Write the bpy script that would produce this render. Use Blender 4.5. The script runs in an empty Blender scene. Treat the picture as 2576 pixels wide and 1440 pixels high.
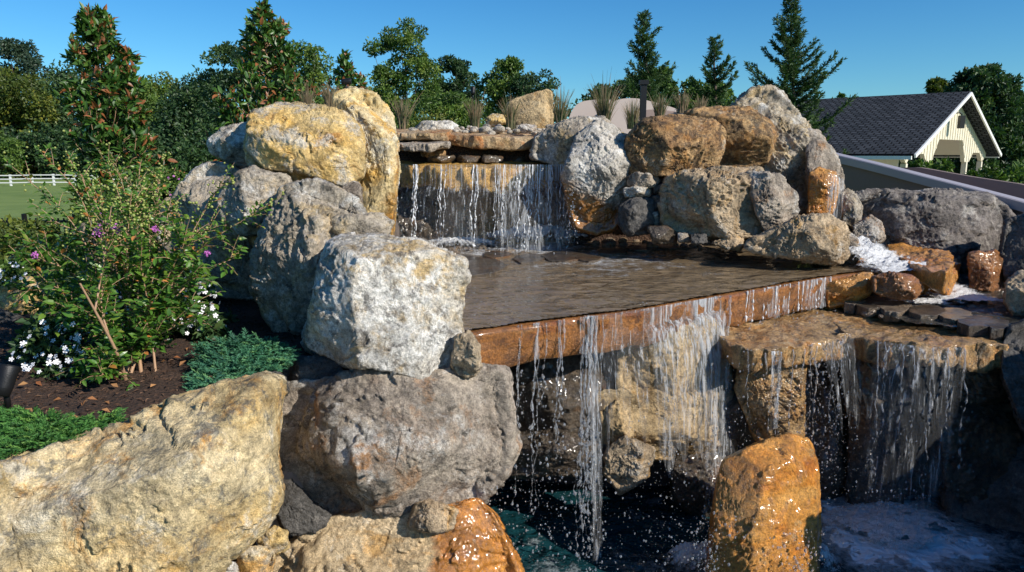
import bpy, math, random
import numpy as np
from mathutils import Vector

# ------------------------------------------------------------------ camera, sky, sun
sc = bpy.context.scene
C = sc.collection
FPX, CU, CV = 1839.0, 1288.0, 720.0          # focal length and centre in photo pixels (2576 x 1440)
PITCH = math.radians(10.3)
CAM = np.array([0.0, 0.0, 2.3])
FW = np.array([0.0, math.cos(PITCH), -math.sin(PITCH)])
RT = np.array([1.0, 0.0, 0.0])
UP = np.array([0.0, math.sin(PITCH), math.cos(PITCH)])
cd = bpy.data.cameras.new('camera'); cam = bpy.data.objects.new('camera', cd); C.objects.link(cam)
cam.location = CAM; cam.rotation_euler = (math.radians(90) - PITCH, 0, 0)
cd.sensor_width = 36; cd.lens = 36 * FPX / 2576; cd.clip_end = 3000; cd.clip_start = 0.05
sc.camera = cam

SUN = np.array([0.74, -0.50, 0.53]); SUN = SUN / np.linalg.norm(SUN)     # direction towards the sun
w = bpy.data.worlds.new("World"); sc.world = w; w.use_nodes = True
nt = w.node_tree; bg = nt.nodes['Background']
sky = nt.nodes.new('ShaderNodeTexSky'); sky.sky_type = 'NISHITA'; sky.sun_disc = False
sky.sun_elevation = math.asin(SUN[2]); sky.sun_rotation = math.atan2(SUN[0], SUN[1])
sky.air_density = 1.0; sky.dust_density = 0.3; sky.ozone_density = 3.0; sky.altitude = 200
hs = nt.nodes.new('ShaderNodeHueSaturation'); hs.inputs['Saturation'].default_value = 1.28
mx = nt.nodes.new('ShaderNodeMix'); mx.data_type = 'RGBA'; mx.blend_type = 'MULTIPLY'; mx.inputs[0].default_value = 1.0; mx.inputs[7].default_value = (0.35, 0.61, 0.74, 1)
nt.links.new(sky.outputs[0], hs.inputs['Color']); nt.links.new(hs.outputs[0], mx.inputs[6]); nt.links.new(mx.outputs[2], bg.inputs[0])
bg.inputs[1].default_value = 0.135
sd = bpy.data.lights.new('sun', 'SUN'); so = bpy.data.objects.new('sun', sd); C.objects.link(so)
sd.energy = 4.6; sd.angle = math.radians(0.5); sd.color = (1.0, 0.93, 0.82)
so.rotation_euler = Vector(SUN).to_track_quat('Z', 'Y').to_euler()
sc.view_settings.view_transform = 'Standard'; sc.view_settings.look = 'None'
sc.view_settings.exposure = 0.35; sc.view_settings.gamma = 1.0
sc.render.resolution_x = 1024; sc.render.resolution_y = 572
sc.cycles.max_bounces = 8; sc.cycles.transparent_max_bounces = 24
sc.cycles.sample_clamp_indirect = 6.0

RNG = np.random.default_rng(7)
random.seed(7)

def P(u, v, d):
    "world point seen at photo pixel u, v at forward depth d"
    u = np.asarray(u, float); v = np.asarray(v, float); d = np.asarray(d, float)
    return CAM + d[..., None] * (FW + ((u - CU) / FPX)[..., None] * RT - ((v - CV) / FPX)[..., None] * UP)
def PZ(u, v, z):
    r = FW + (u - CU) / FPX * RT - (v - CV) / FPX * UP
    return CAM + r * ((z - CAM[2]) / r[2])
def PXD(d): return d / FPX        # metres per pixel at depth d

# ------------------------------------------------------------------ noise
_pr = np.random.default_rng(3).permutation(256); _pr = np.concatenate([_pr, _pr, _pr])
_g = np.array([[1,1,0],[-1,1,0],[1,-1,0],[-1,-1,0],[1,0,1],[-1,0,1],[1,0,-1],[-1,0,-1],[0,1,1],[0,-1,1],[0,1,-1],[0,-1,-1]], float)
def perlin(p):
    i = np.floor(p).astype(int); f = p - i; i &= 255
    t = f * f * f * (f * (f * 6 - 15) + 10)
    r = 0
    for a in (0, 1):
        for b in (0, 1):
            for c in (0, 1):
                h = _pr[_pr[_pr[i[:, 0] + a] + i[:, 1] + b] + i[:, 2] + c] % 12
                g = _g[h]
                dd = (g * (f - np.array([a, b, c]))).sum(1)
                wt = (t[:, 0] if a else 1 - t[:, 0]) * (t[:, 1] if b else 1 - t[:, 1]) * (t[:, 2] if c else 1 - t[:, 2])
                r = r + wt * dd
    return r
def fbm(p, o=4, g=0.5):
    r = 0; a = 1.0
    for k in range(o):
        r = r + a * perlin(p * 2 ** k + 17.3 * k); a *= g
    return r
def ridged(p, o=4, g=0.5):
    r = 0; a = 1.0
    for k in range(o):
        r = r + a * (1 - 2 * np.abs(perlin(p * 2 ** k + 31.7 * k))); a *= g
    return r
def sstep(x, a, b):
    t = np.clip((x - a) / (b - a), 0, 1); return t * t * (3 - 2 * t)

# ------------------------------------------------------------------ objects
def tag(o, label=None, cat=None, group=None, kind=None):
    if label: o['label'] = label
    if cat: o['category'] = cat
    if group: o['group'] = group
    if kind: o['kind'] = kind
    return o
def mesh_obj(name, V, F, mat, parent=None, smooth=True, origin=None, attr=None, mi=None):
    V = np.asarray(V, float)
    if origin is not None: V = V - np.asarray(origin)
    me = bpy.data.meshes.new(name)
    if isinstance(F, np.ndarray):
        k = F.shape[1]
        me.vertices.add(len(V)); me.vertices.foreach_set('co', V.astype(np.float32).ravel())
        me.loops.add(F.size); me.loops.foreach_set('vertex_index', F.astype(np.int32).ravel())
        me.polygons.add(len(F)); me.polygons.foreach_set('loop_start', np.arange(0, F.size, k, dtype=np.int32))
        me.update(calc_edges=True)
    else:
        me.from_pydata([tuple(x) for x in V], [], [tuple(f) for f in F]); me.update()
    mats = mat if isinstance(mat, (list, tuple)) else [mat]
    for m in mats: me.materials.append(m)
    if mi is not None: me.polygons.foreach_set('material_index', np.asarray(mi, np.int32))
    me.polygons.foreach_set('use_smooth', np.full(len(me.polygons), smooth))
    if attr is not None:
        a = me.attributes.new('rnd', 'FLOAT', 'POINT'); a.data.foreach_set('value', np.asarray(attr, np.float32))
    o = bpy.data.objects.new(name, me); C.objects.link(o)
    if origin is not None: o.location = origin
    if parent is not None:
        o.parent = parent
        if origin is None: o.location = -np.array(parent.location)
        else: o.location = np.asarray(origin) - np.array(parent.location)
    return o
def empty(name, loc):
    o = bpy.data.objects.new(name, None); o.location = tuple(loc); C.objects.link(o); o.empty_display_size = 0.1
    return o
class MB:
    "collects boxes, tubes and loose faces into one mesh"
    def __init__(s): s.V = []; s.F = []; s.n = 0; s.mi = []; s.cur = 0
    def add(s, V, F):
        s.V.append(np.asarray(V, float)); s.F += [tuple(int(i) + s.n for i in f) for f in F]; s.mi += [s.cur] * len(F); s.n += len(V)
    def box(s, a, b, ax=None):
        a = np.array(a, float); b = np.array(b, float)
        V = [[(a, b)[i][0], (a, b)[j][1], (a, b)[k][2]] for i in (0, 1) for j in (0, 1) for k in (0, 1)]
        s.add(V, [(0, 1, 3, 2), (4, 6, 7, 5), (0, 4, 5, 1), (2, 3, 7, 6), (0, 2, 6, 4), (1, 5, 7, 3)])
    def beam(s, p, q, wd, h, up=(0, 0, 1)):
        p = np.array(p, float); q = np.array(q, float); t = q - p; t /= np.linalg.norm(t)
        n = np.cross(t, up); n /= np.linalg.norm(n); m = np.cross(n, t)
        V = [e + n * wd / 2 * i + m * h / 2 * j for e in (p, q) for i in (-1, 1) for j in (-1, 1)]
        s.add(V, [(0, 1, 3, 2), (4, 6, 7, 5), (0, 4, 5, 1), (2, 3, 7, 6), (0, 2, 6, 4), (1, 5, 7, 3)])
    def tube(s, pts, r, n=6, cap=True):
        pts = np.array(pts, float); m = len(pts); r = np.broadcast_to(np.asarray(r, float), (m,))
        t = np.gradient(pts, axis=0); t /= np.linalg.norm(t, axis=1)[:, None] + 1e-9
        a = np.array([0.0, 0, 1.0]) if abs(t[0][2]) < 0.9 else np.array([1.0, 0, 0])
        V = []
        for k in range(m):
            e1 = np.cross(t[k], a); e1 /= np.linalg.norm(e1) + 1e-9; e2 = np.cross(t[k], e1)
            for j in range(n):
                an = 2 * math.pi * j / n
                V.append(pts[k] + r[k] * (math.cos(an) * e1 + math.sin(an) * e2))
        F = [(k * n + j, k * n + (j + 1) % n, (k + 1) * n + (j + 1) % n, (k + 1) * n + j) for k in range(m - 1) for j in range(n)]
        if cap: F += [tuple(range(n - 1, -1, -1)), tuple((m - 1) * n + j for j in range(n))]
        s.add(V, F)
    def build(s, name, mat, parent=None, smooth=False, origin=None):
        o = mesh_obj(name, np.concatenate(s.V), s.F, mat, parent, smooth, origin, mi=s.mi)
        return o

# ------------------------------------------------------------------ node helpers / materials
class NT:
    def __init__(s, name):
        s.m = bpy.data.materials.new(name); s.m.use_nodes = True; s.t = s.m.node_tree
        s.b = s.t.nodes['Principled BSDF']; s.out = s.t.nodes['Material Output']
        s.pos = s.t.nodes.new('ShaderNodeNewGeometry').outputs['Position']
    def n(s, typ, **kw):
        nd = s.t.nodes.new(typ)
        for k, v in kw.items(): setattr(nd, k, v)
        return nd
    def L(s, a, b): s.t.links.new(a, b)
    def put(s, sock, v):
        if isinstance(v, bpy.types.NodeSocket): s.L(v, sock)
        elif v is not None:
            if isinstance(v, (tuple, list)) and len(v) == 3 and sock.type == 'RGBA': v = (*v, 1)
            sock.default_value = v
    def map(s, scale=(1, 1, 1), loc=(0, 0, 0), rot=(0, 0, 0), src=None):
        nd = s.n('ShaderNodeMapping'); s.L(src or s.pos, nd.inputs[0])
        nd.inputs['Scale'].default_value = scale; nd.inputs['Location'].default_value = loc; nd.inputs['Rotation'].default_value = rot
        return nd.outputs[0]
    def noise(s, scale, det=5, rough=0.55, dist=0, vec=None):
        nd = s.n('ShaderNodeTexNoise'); s.L(vec or s.pos, nd.inputs['Vector'])
        nd.inputs['Scale'].default_value = scale; nd.inputs['Detail'].default_value = det
        nd.inputs['Roughness'].default_value = rough; nd.inputs['Distortion'].default_value = dist
        return nd.outputs['Fac']
    def vor(s, scale, vec=None, feature='F1', out='Distance'):
        nd = s.n('ShaderNodeTexVoronoi'); nd.feature = feature; s.L(vec or s.pos, nd.inputs['Vector']); nd.inputs['Scale'].default_value = scale
        return nd.outputs[out]
    def ramp(s, fac, stops):
        nd = s.n('ShaderNodeValToRGB'); s.L(fac, nd.inputs[0]); e = nd.color_ramp.elements
        while len(e) < len(stops): e.new(0.5)
        for el, (p, c) in zip(e, stops):
            el.position = p; el.color = (c, c, c, 1) if isinstance(c, (int, float)) else (*c, 1)
        return nd.outputs[0]
    def mix(s, fac, a, b, bt='MIX'):
        nd = s.n('ShaderNodeMix', data_type='RGBA', blend_type=bt); s.put(nd.inputs[0], fac); s.put(nd.inputs[6], a); s.put(nd.inputs[7], b)
        return nd.outputs[2]
    def math(s, op, a, b=None, c=None):
        nd = s.n('ShaderNodeMath', operation=op); s.put(nd.inputs[0], a); s.put(nd.inputs[1], b)
        if c is not None: s.put(nd.inputs[2], c)
        return nd.outputs[0]
    def bump(s, h, dist=0.01, st=1.0, nrm=None):
        nd = s.n('ShaderNodeBump'); s.L(h, nd.inputs['Height']); nd.inputs['Distance'].default_value = dist; nd.inputs['Strength'].default_value = st
        if nrm: s.L(nrm, nd.inputs['Normal'])
        return nd.outputs[0]
    def set(s, **kw):
        names = dict(col='Base Color', rough='Roughness', spec='Specular IOR Level', metal='Metallic', coat='Coat Weight', trans='Transmission Weight', ior='IOR', nrm='Normal', alpha='Alpha', coatr='Coat Roughness')
        for k, v in kw.items(): s.put(s.b.inputs[names[k]], v)
        return s.m

def simple(name, col, rough=0.6, bump=0, bs=60, var=0.12, metal=0):
    t = NT(name); n = t.noise(bs * 0.2, 4)
    c = t.mix(n, tuple(x * (1 - var) for x in col), tuple(min(1, x * (1 + var)) for x in col))
    t.set(col=c, rough=rough, metal=metal)
    if bump: t.set(nrm=t.bump(t.noise(bs, 5), bump))
    return t.m

def rock_mat(name, c1, c2, c3, pale=None, pale_amt=0.0, dark=(0.05, 0.045, 0.04), dark_amt=0.25, sc=1.0, rough=0.85, wet=None, seed=0.0, strata=0.0, wetmask=None, rust=None, rust_amt=0.0):
    """stone: three body tones in broad blotches, pale lichen, dark stain spots, fine grain; wet = tint multiplier and gloss"""
    t = NT(name)
    o = (seed * 3.17, seed * 1.7, seed * 2.3)
    v = t.map(loc=o); vs = t.map(scale=(1, 1, 2.4), loc=o, rot=(0.3, 0.2, 0))
    big = t.noise(1.7 * sc, 6, 0.62, 0.5, vs)
    med = t.noise(6.5 * sc, 8, 0.68, 0.3, v)
    fin = t.noise(38 * sc, 6, 0.72, 0, v)
    gr = t.noise(150, 3, 0.7, 0, v)
    c = t.ramp(big, [(0.36, c1), (0.50, c2), (0.64, c3)])
    c = t.mix(t.ramp(med, [(0.40, 0.0), (0.60, 0.85)]), c, t.mix(0.5, c2, c3))
    if rust is not None:
        rn = t.noise(3.1 * sc, 7, 0.7, 0.6, t.map(loc=(o[0] + 5, o[1] + 9, o[2])))
        c = t.mix(t.ramp(rn, [(0.60 - 0.25 * rust_amt, 0.0), (0.70 - 0.25 * rust_amt, 0.9)]), c, rust)
    if pale is not None and pale_amt > 0:
        pn = t.noise(4.0 * sc, 9, 0.75, 0.2, t.map(loc=(o[0] + 15, o[1] - 9, o[2] + 4)))
        c = t.mix(t.ramp(pn, [(0.62 - 0.3 * pale_amt, 0.0), (0.70 - 0.28 * pale_amt, 0.9)]), c, pale)
    if dark_amt > 0:
        dn = t.noise(9.0 * sc, 9, 0.8, 0.4, t.map(loc=(o[0] - 25, o[1] + 19, o[2] + 14)))
        c = t.mix(t.ramp(dn, [(0.64 - 0.2 * dark_amt, 0.0), (0.72 - 0.2 * dark_amt, 0.75)]), c, dark)
    b2 = t.noise(3.3 * sc, 7, 0.7, 0.8, t.map(loc=(o[0] + 3, o[1] - 7, o[2] + 1)))
    c = t.mix(0.9, c, t.ramp(b2, [(0.36, 0.50), (0.5, 1.0), (0.64, 1.28)]), 'MULTIPLY')
    # grain
    g = t.ramp(fin, [(0.32, 0.42), (0.5, 1.0), (0.68, 1.5)])
    c = t.mix(0.8, c, g, 'MULTIPLY')
    g2 = t.ramp(gr, [(0.35, 0.60), (0.65, 1.38)])
    c = t.mix(0.7, c, g2, 'MULTIPLY')
    h = t.math('ADD', t.math('MULTIPLY', med, 1.2), t.math('MULTIPLY', fin, 0.55))
    h = t.math('ADD', h, t.math('MULTIPLY', gr, 0.14))
    cr = t.vor(5.5 * sc, t.mix(0.12, v, t.n('ShaderNodeTexNoise').outputs['Color']), 'DISTANCE_TO_EDGE')
    crm = t.ramp(cr, [(0.0, 0.0), (0.025, 1.0)])
    crk = t.math('MULTIPLY', t.math('SUBTRACT', 1.0, crm), t.ramp(t.noise(2.2 * sc, 3, 0.5, 0, v), [(0.60, 0.0), (0.68, 0.3)]))
    h = t.math('SUBTRACT', h, crk)
    rg = rough
    if wet:
        wc = t.mix(1.0, c, wet, 'MULTIPLY')
        if wetmask:           # wet below / right of a plane: (nx, ny, nz, offset, softness)
            sep = t.n('ShaderNodeVectorMath', operation='DOT_PRODUCT'); t.L(t.pos, sep.inputs[0]); sep.inputs[1].default_value = wetmask[:3]
            m = t.math('ADD', sep.outputs['Value'], t.math('MULTIPLY', t.math('SUBTRACT', big, 0.5), 0.7))
            m = t.math('ADD', m, t.math('MULTIPLY', t.math('SUBTRACT', med, 0.5), 0.25))
            mr = t.n('ShaderNodeMapRange'); t.L(m, mr.inputs[0]); mr.inputs[1].default_value = wetmask[3]; mr.inputs[2].default_value = wetmask[3] + wetmask[4]
            c = t.mix(mr.outputs[0], c, wc)
            rr = t.n('ShaderNodeMapRange'); t.L(mr.outputs[0], rr.inputs[0]); rr.inputs[3].default_value = rough; rr.inputs[4].default_value = 0.22
            t.set(col=c, rough=rr.outputs[0], spec=0.5, nrm=t.bump(h, 0.022))
            t.set(coat=mr.outputs[0], coatr=0.08)
            return t.m
        c = wc
        t.set(coat=0.6, coatr=0.12); rg = 0.4
    t.set(col=c, rough=rg, spec=0.35 if not wet else 0.5, nrm=t.bump(h, 0.034))
    return t.m

M = {}
M['gold'] = rock_mat('gold_stone', (0.52, 0.31, 0.08), (0.64, 0.43, 0.15), (0.66, 0.52, 0.29), pale=(0.50, 0.46, 0.40), pale_amt=0.40, dark_amt=0.25, seed=1, rust=(0.42, 0.20, 0.05), rust_amt=0.1)
M['gold_big'] = rock_mat('ochre_stone', (0.58, 0.35, 0.11), (0.62, 0.46, 0.22), (0.65, 0.54, 0.35), pale=(0.70, 0.62, 0.48), pale_amt=0.25, dark=(0.12, 0.125, 0.12), dark_amt=0.6, seed=2, rust=(0.50, 0.24, 0.05), rust_amt=0.25)
M['tallgold'] = rock_mat('tall_ochre_stone', (0.52, 0.36, 0.14), (0.60, 0.46, 0.22), (0.60, 0.50, 0.33), pale=(0.62, 0.58, 0.48), pale_amt=0.35, dark_amt=0.0, seed=5, rust=(0.55, 0.32, 0.07), rust_amt=0.4, sc=0.8, wet=(0.75, 0.55, 0.30), wetmask=(0.9, 0, -0.35, -1.60, 0.08))
M['gray'] = rock_mat('gray_stone', (0.27, 0.24, 0.20), (0.38, 0.33, 0.27), (0.44, 0.36, 0.25), pale=(0.58, 0.56, 0.52), pale_amt=0.35, dark_amt=0.5, seed=3, rust=(0.46, 0.34, 0.18), rust_amt=0.25)
M['graybrown'] = rock_mat('gray_brown_stone', (0.22, 0.17, 0.13), (0.33, 0.28, 0.23), (0.42, 0.35, 0.27), pale=(0.52, 0.49, 0.45), pale_amt=0.3, dark_amt=0.5, seed=4, rust=(0.38, 0.20, 0.09), rust_amt=0.18)
M['white'] = rock_mat('pale_stone', (0.42, 0.34, 0.24), (0.50, 0.45, 0.37), (0.56, 0.52, 0.46), pale=(0.70, 0.68, 0.64), pale_amt=0.45, dark=(0.09, 0.08, 0.07), dark_amt=0.6, seed=6, rust=(0.50, 0.35, 0.16), rust_amt=0.3)
M['brown'] = rock_mat('brown_stone', (0.24, 0.12, 0.05), (0.38, 0.22, 0.09), (0.46, 0.32, 0.17), pale=(0.46, 0.40, 0.31), pale_amt=0.2, dark=(0.045, 0.035, 0.03), dark_amt=0.8, seed=7, rust=(0.38, 0.18, 0.05), rust_amt=0.3)
M['tan'] = rock_mat('tan_stone', (0.34, 0.23, 0.13), (0.44, 0.33, 0.21), (0.48, 0.38, 0.26), pale=(0.50, 0.46, 0.40), pale_amt=0.25, dark=(0.06, 0.055, 0.05), dark_amt=0.5, seed=8, rust=(0.46, 0.26, 0.08), rust_amt=0.25)
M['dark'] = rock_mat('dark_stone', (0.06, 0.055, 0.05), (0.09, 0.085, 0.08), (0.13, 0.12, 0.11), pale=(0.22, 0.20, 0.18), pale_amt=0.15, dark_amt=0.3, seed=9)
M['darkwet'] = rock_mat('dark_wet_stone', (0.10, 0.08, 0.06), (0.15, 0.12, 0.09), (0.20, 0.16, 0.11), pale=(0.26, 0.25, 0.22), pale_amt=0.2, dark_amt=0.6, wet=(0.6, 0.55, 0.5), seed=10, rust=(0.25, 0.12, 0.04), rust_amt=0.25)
M['orangewet'] = rock_mat('wet_orange_stone', (0.46, 0.15, 0.02), (0.62, 0.27, 0.04), (0.60, 0.34, 0.10), pale=(0.55, 0.42, 0.24), pale_amt=0.1, dark=(0.08, 0.04, 0.02), dark_amt=0.4, wet=(0.95, 0.85, 0.7), seed=11, sc=1.2)
M['capstone'] = rock_mat('rusty_tan_capstone', (0.42, 0.20, 0.08), (0.50, 0.34, 0.17), (0.46, 0.36, 0.25), dark=(0.10, 0.07, 0.06), dark_amt=0.5, seed=24, sc=1.2, rust=(0.40, 0.16, 0.05), rust_amt=0.4)
M['lipwet'] = rock_mat('wet_golden_slab', (0.50, 0.28, 0.06), (0.64, 0.42, 0.12), (0.46, 0.26, 0.09), dark=(0.08, 0.05, 0.03), dark_amt=0.5, wet=(0.95, 0.88, 0.75), seed=23, sc=1.3)
M['slabwet'] = rock_mat('wet_rust_slab', (0.24, 0.09, 0.03), (0.38, 0.17, 0.04), (0.28, 0.15, 0.08), dark=(0.07, 0.03, 0.02), dark_amt=0.55, wet=(0.95, 0.82, 0.65), seed=12, sc=1.5)
M['tanwet'] = rock_mat('wet_tan_stone', (0.42, 0.21, 0.06), (0.54, 0.36, 0.16), (0.48, 0.36, 0.21), pale=(0.54, 0.47, 0.35), pale_amt=0.15, dark=(0.06, 0.045, 0.03), dark_amt=0.65, wet=(0.9, 0.8, 0.68), seed=13, sc=1.6, rust=(0.52,0.25,0.06), rust_amt=.3)
M['cavetan'] = rock_mat('cave_tan_stone', (0.36, 0.23, 0.10), (0.46, 0.32, 0.16), (0.48, 0.37, 0.22), dark_amt=0.5, seed=14, rust=(0.40, 0.22, 0.07), rust_amt=0.2)
M['purplewet'] = rock_mat('wet_brown_mauve_stone', (0.30, 0.19, 0.12), (0.40, 0.29, 0.20), (0.48, 0.38, 0.28), pale=(0.48, 0.42, 0.36), pale_amt=0.2, dark_amt=0.4, wet=(0.9, 0.8, 0.72), seed=15)
M['whiteorange'] = rock_mat('pale_stone_with_wet_foot', (0.34, 0.29, 0.23), (0.42, 0.38, 0.33), (0.48, 0.45, 0.40), pale=(0.60, 0.58, 0.54), pale_amt=0.3, dark=(0.10, 0.09, 0.09), dark_amt=0.4, seed=16, wet=(0.62, 0.30, 0.08), wetmask=(-0.55, 0, -1.0, -2.40, 0.15))
M['tanorange'] = rock_mat('tan_stone_half_wet', (0.44, 0.30, 0.15), (0.50, 0.37, 0.21), (0.50, 0.40, 0.27), pale=(0.52, 0.47, 0.38), pale_amt=0.2, dark_amt=0.3, seed=17, wet=(1.0, 0.52, 0.14), wetmask=(1.0, 0, -0.1, -0.47, 0.08), rust=(0.48, 0.28, 0.10), rust_amt=0.2)
M['darkbrown'] = rock_mat('dark_brown_stone', (0.10, 0.085, 0.08), (0.16, 0.14, 0.13), (0.26, 0.23, 0.20), pale=(0.40, 0.37, 0.33), pale_amt=0.35, dark_amt=0.4, seed=21)  # stone tone darkened to carry the shade on the long boulder's front
M['mortar'] = simple('mortar', (0.30, 0.26, 0.24), 0.9, 0.01, 40)
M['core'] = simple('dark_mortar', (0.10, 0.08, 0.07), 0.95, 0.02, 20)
M['pebble'] = rock_mat('river_pebble', (0.30, 0.26, 0.21), (0.42, 0.37, 0.30), (0.52, 0.46, 0.38), dark_amt=0.1, seed=18, sc=1.2)
M['pebblewet'] = rock_mat('wet_pebble', (0.20, 0.15, 0.11), (0.34, 0.29, 0.23), (0.38, 0.26, 0.15), dark_amt=0.2, seed=19, sc=3, wet=(0.8, 0.75, 0.7))

# ------------------------------------------------------------------ boulders
_ico = {}
def ico(sub):
    if sub in _ico: return _ico[sub]
    t = (1 + 5 ** 0.5) / 2
    V = [(-1, t, 0), (1, t, 0), (-1, -t, 0), (1, -t, 0), (0, -1, t), (0, 1, t), (0, -1, -t), (0, 1, -t), (t, 0, -1), (t, 0, 1), (-t, 0, -1), (-t, 0, 1)]
    F = [(0,11,5),(0,5,1),(0,1,7),(0,7,10),(0,10,11),(1,5,9),(5,11,4),(11,10,2),(10,7,6),(7,1,8),(3,9,4),(3,4,2),(3,2,6),(3,6,8),(3,8,9),(4,9,5),(2,4,11),(6,2,10),(8,6,7),(9,8,1)]
    V = np.array(V, float); F = np.array(F)
    V /= np.linalg.norm(V, axis=1)[:, None]
    for _ in range(sub):
        E = np.sort(np.concatenate([F[:, [0, 1]], F[:, [1, 2]], F[:, [2, 0]]]), axis=1)
        ue, inv = np.unique(E, axis=0, return_inverse=True); inv = inv.reshape(-1)
        mid = V[ue].mean(1); mid /= np.linalg.norm(mid, axis=1)[:, None]
        n = len(V); m = len(F); a, b, c = n + inv[:m], n + inv[m:2 * m], n + inv[2 * m:]
        F = np.concatenate([np.stack([F[:, 0], a, c], 1), np.stack([F[:, 1], b, a], 1), np.stack([F[:, 2], c, b], 1), np.stack([a, b, c], 1)])
        V = np.concatenate([V, mid])
    _ico[sub] = (V, F); return V, F
def vnormals(V, F):
    n = np.cross(V[F[:, 1]] - V[F[:, 0]], V[F[:, 2]] - V[F[:, 0]])
    N = np.zeros_like(V)
    for k in range(3): np.add.at(N, F[:, k], n)
    return N / (np.linalg.norm(N, axis=1)[:, None] + 1e-12)
def radial(poly, c, sm=2):
    "distance from c to the outline in 360 directions"
    poly = np.array(poly, float); c = np.array(c, float)
    th = np.radians(np.arange(360)); D = np.stack([np.cos(th), np.sin(th)], 1)
    R = np.zeros(360)
    for i in range(len(poly)):
        a = poly[i] - c; e = poly[(i + 1) % len(poly)] - poly[i]
        den = D[:, 0] * e[1] - D[:, 1] * e[0]; den = np.where(np.abs(den) < 1e-9, 1e-9, den)
        t = (a[0] * e[1] - a[1] * e[0]) / den; s = (a[0] * D[:, 1] - a[1] * D[:, 0]) / den
        ok = (t > 0) & (s >= -1e-6) & (s <= 1 + 1e-6)
        R = np.where(ok & (t > R), t, R)
    K = 2 * sm + 1
    return sum(np.roll(R, k) for k in range(-sm, sm + 1)) / K
def centroid(poly):
    p = np.array(poly, float); q = np.roll(p, -1, 0); cr = p[:, 0] * q[:, 1] - q[:, 0] * p[:, 1]; A = cr.sum() / 2
    return ((p + q) * cr[:, None]).sum(0) / (6 * A)

def boulder(label, poly, d, tf, mat, tb=None, pw=3.6, facets=(), seed=0, grad=(0, 0), sub=5, ctr=None, rough=1.0, nrand=18, parent=None, name='boulder', cat='boulder', crack=1.0, group=None, cuts=(), grow=1.035):
    "a rock whose outline is a traced polygon at depth d with front and back thickness, chiselled by planes and noise"
    c = np.array(ctr if ctr else centroid(poly)); R = radial(poly, c) * grow
    V0, F = ico(sub)
    dr = V0
    rho = np.sqrt(dr[:, 0] ** 2 + dr[:, 2] ** 2); f = -dr[:, 1]
    tt = (rho ** pw + np.abs(f) ** pw) ** (1 / pw); rho2 = rho / tt; f2 = f / tt
    th = np.degrees(np.arctan2(-dr[:, 2], dr[:, 0])) % 360
    i0 = np.floor(th).astype(int) % 360; w_ = th - np.floor(th)
    Rr = R[i0] * (1 - w_) + R[(i0 + 1) % 360] * w_
    ca, sa = np.cos(np.radians(th)), np.sin(np.radians(th))
    u = c[0] + rho2 * Rr * ca; v = c[1] + rho2 * Rr * sa
    tb = tb if tb is not None else tf * 1.3
    base = d + grad[0] * (u - c[0]) / 100 + grad[1] * (v - c[1]) / 100
    dep = base - np.where(f2 > 0, f2 * tf, f2 * tb)
    V = P(u, v, dep)
    cen = P(c[0], c[1], d)
    X = V - cen
    size = R.mean() * PXD(d)
    rg = np.random.default_rng(seed * 13 + 5)
    wf_ = np.where(f2 > 0, sstep(f2, 0.0, 0.17), 1.0)[:, None]
    pl = [(np.array(n_, float), fr) for *n_, fr in facets]
    for k in range(nrand):
        n_ = np.array([rg.normal() * 0.9, -abs(rg.normal()) - 0.45, rg.normal() * 0.9 + 0.1]); pl.append((n_, rg.uniform(0.68, 0.90)))
    if not cuts:
        for k in range(3): pl.append((np.array([rg.normal() * 0.6, -1.0, rg.normal() * 0.5]), rg.uniform(0.50, 0.70)))
    else:
        for k in range(2): pl.append((np.array([rg.normal() * 0.6, -1.0, rg.normal() * 0.5]), rg.uniform(0.62, 0.78)))
    for n_, fr in pl:
        n_ = n_ / np.linalg.norm(n_); s = X @ n_; o = fr * s.max()
        X = X - n_ * (np.maximum(s - o, 0) * 0.94)[:, None] * wf_
    for n_, (cu, cv_, cdp) in cuts:
        n_ = np.array(n_, float); n_ /= np.linalg.norm(n_); o = float(n_ @ (P(cu, cv_, cdp) - cen)); s = X @ n_
        X = X - n_ * (np.maximum(s - o, 0) * 0.95)[:, None] * wf_
    N = vnormals(X, F)
    if N[np.argmin(X[:, 1])][1] > 0: N = -N; F = F[:, ::-1]
    q = X + cen + seed * 7.77
    s = size
    wv = X + 0.25 * s * np.stack([perlin(q * 1.6 / s), perlin(q * 1.6 / s + 50), perlin(q * 1.6 / s + 90)], 1)
    wv = wv + seed * 3.3
    a = min(s, 0.45)
    disp = 0.026 * a * fbm(wv * 1.6 / s, 3) + 0.012 * a * ridged(wv * (3.0 / s), 4, 0.6)
    rm = 0.35 + 1.5 * sstep(perlin(wv * 1.7 / s + 21), -0.25, 0.35)
    disp = disp + rm * (0.0055 * fbm(q * 10, 4, 0.65) + 0.0028 * ridged(q * 30, 3, 0.6))
    # stepped breaks
    rd = rg.normal(size=3); rd /= np.linalg.norm(rd); st = (X @ rd) * 2.3 / s + 1.3 * fbm(wv * 1.5 / s + 11, 5, 0.6); sf = st - np.floor(st)
    disp = disp + 0.085 * a * (sf - sstep(sf, 0.90, 1.0)) * (0.3 + 0.7 * sstep(perlin(wv * 1.2 / s + 5), -0.2, 0.2))
    cn = np.abs(fbm(wv * np.array([1.5, 1.5, 0.6]) / s + 40, 6, 0.6)); msk = sstep(perlin(wv * 1.6 / s + 77), 0.05, 0.3)
    disp = disp - crack * 0.035 * a * np.exp(-(cn / 0.014) ** 2) * msk
    X = X + N * (disp * rough)[:, None]
    o = mesh_obj(name, X + cen, F, mat, parent, True, origin=cen)
    if parent is None: tag(o, label, cat, group)
    return o

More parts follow.
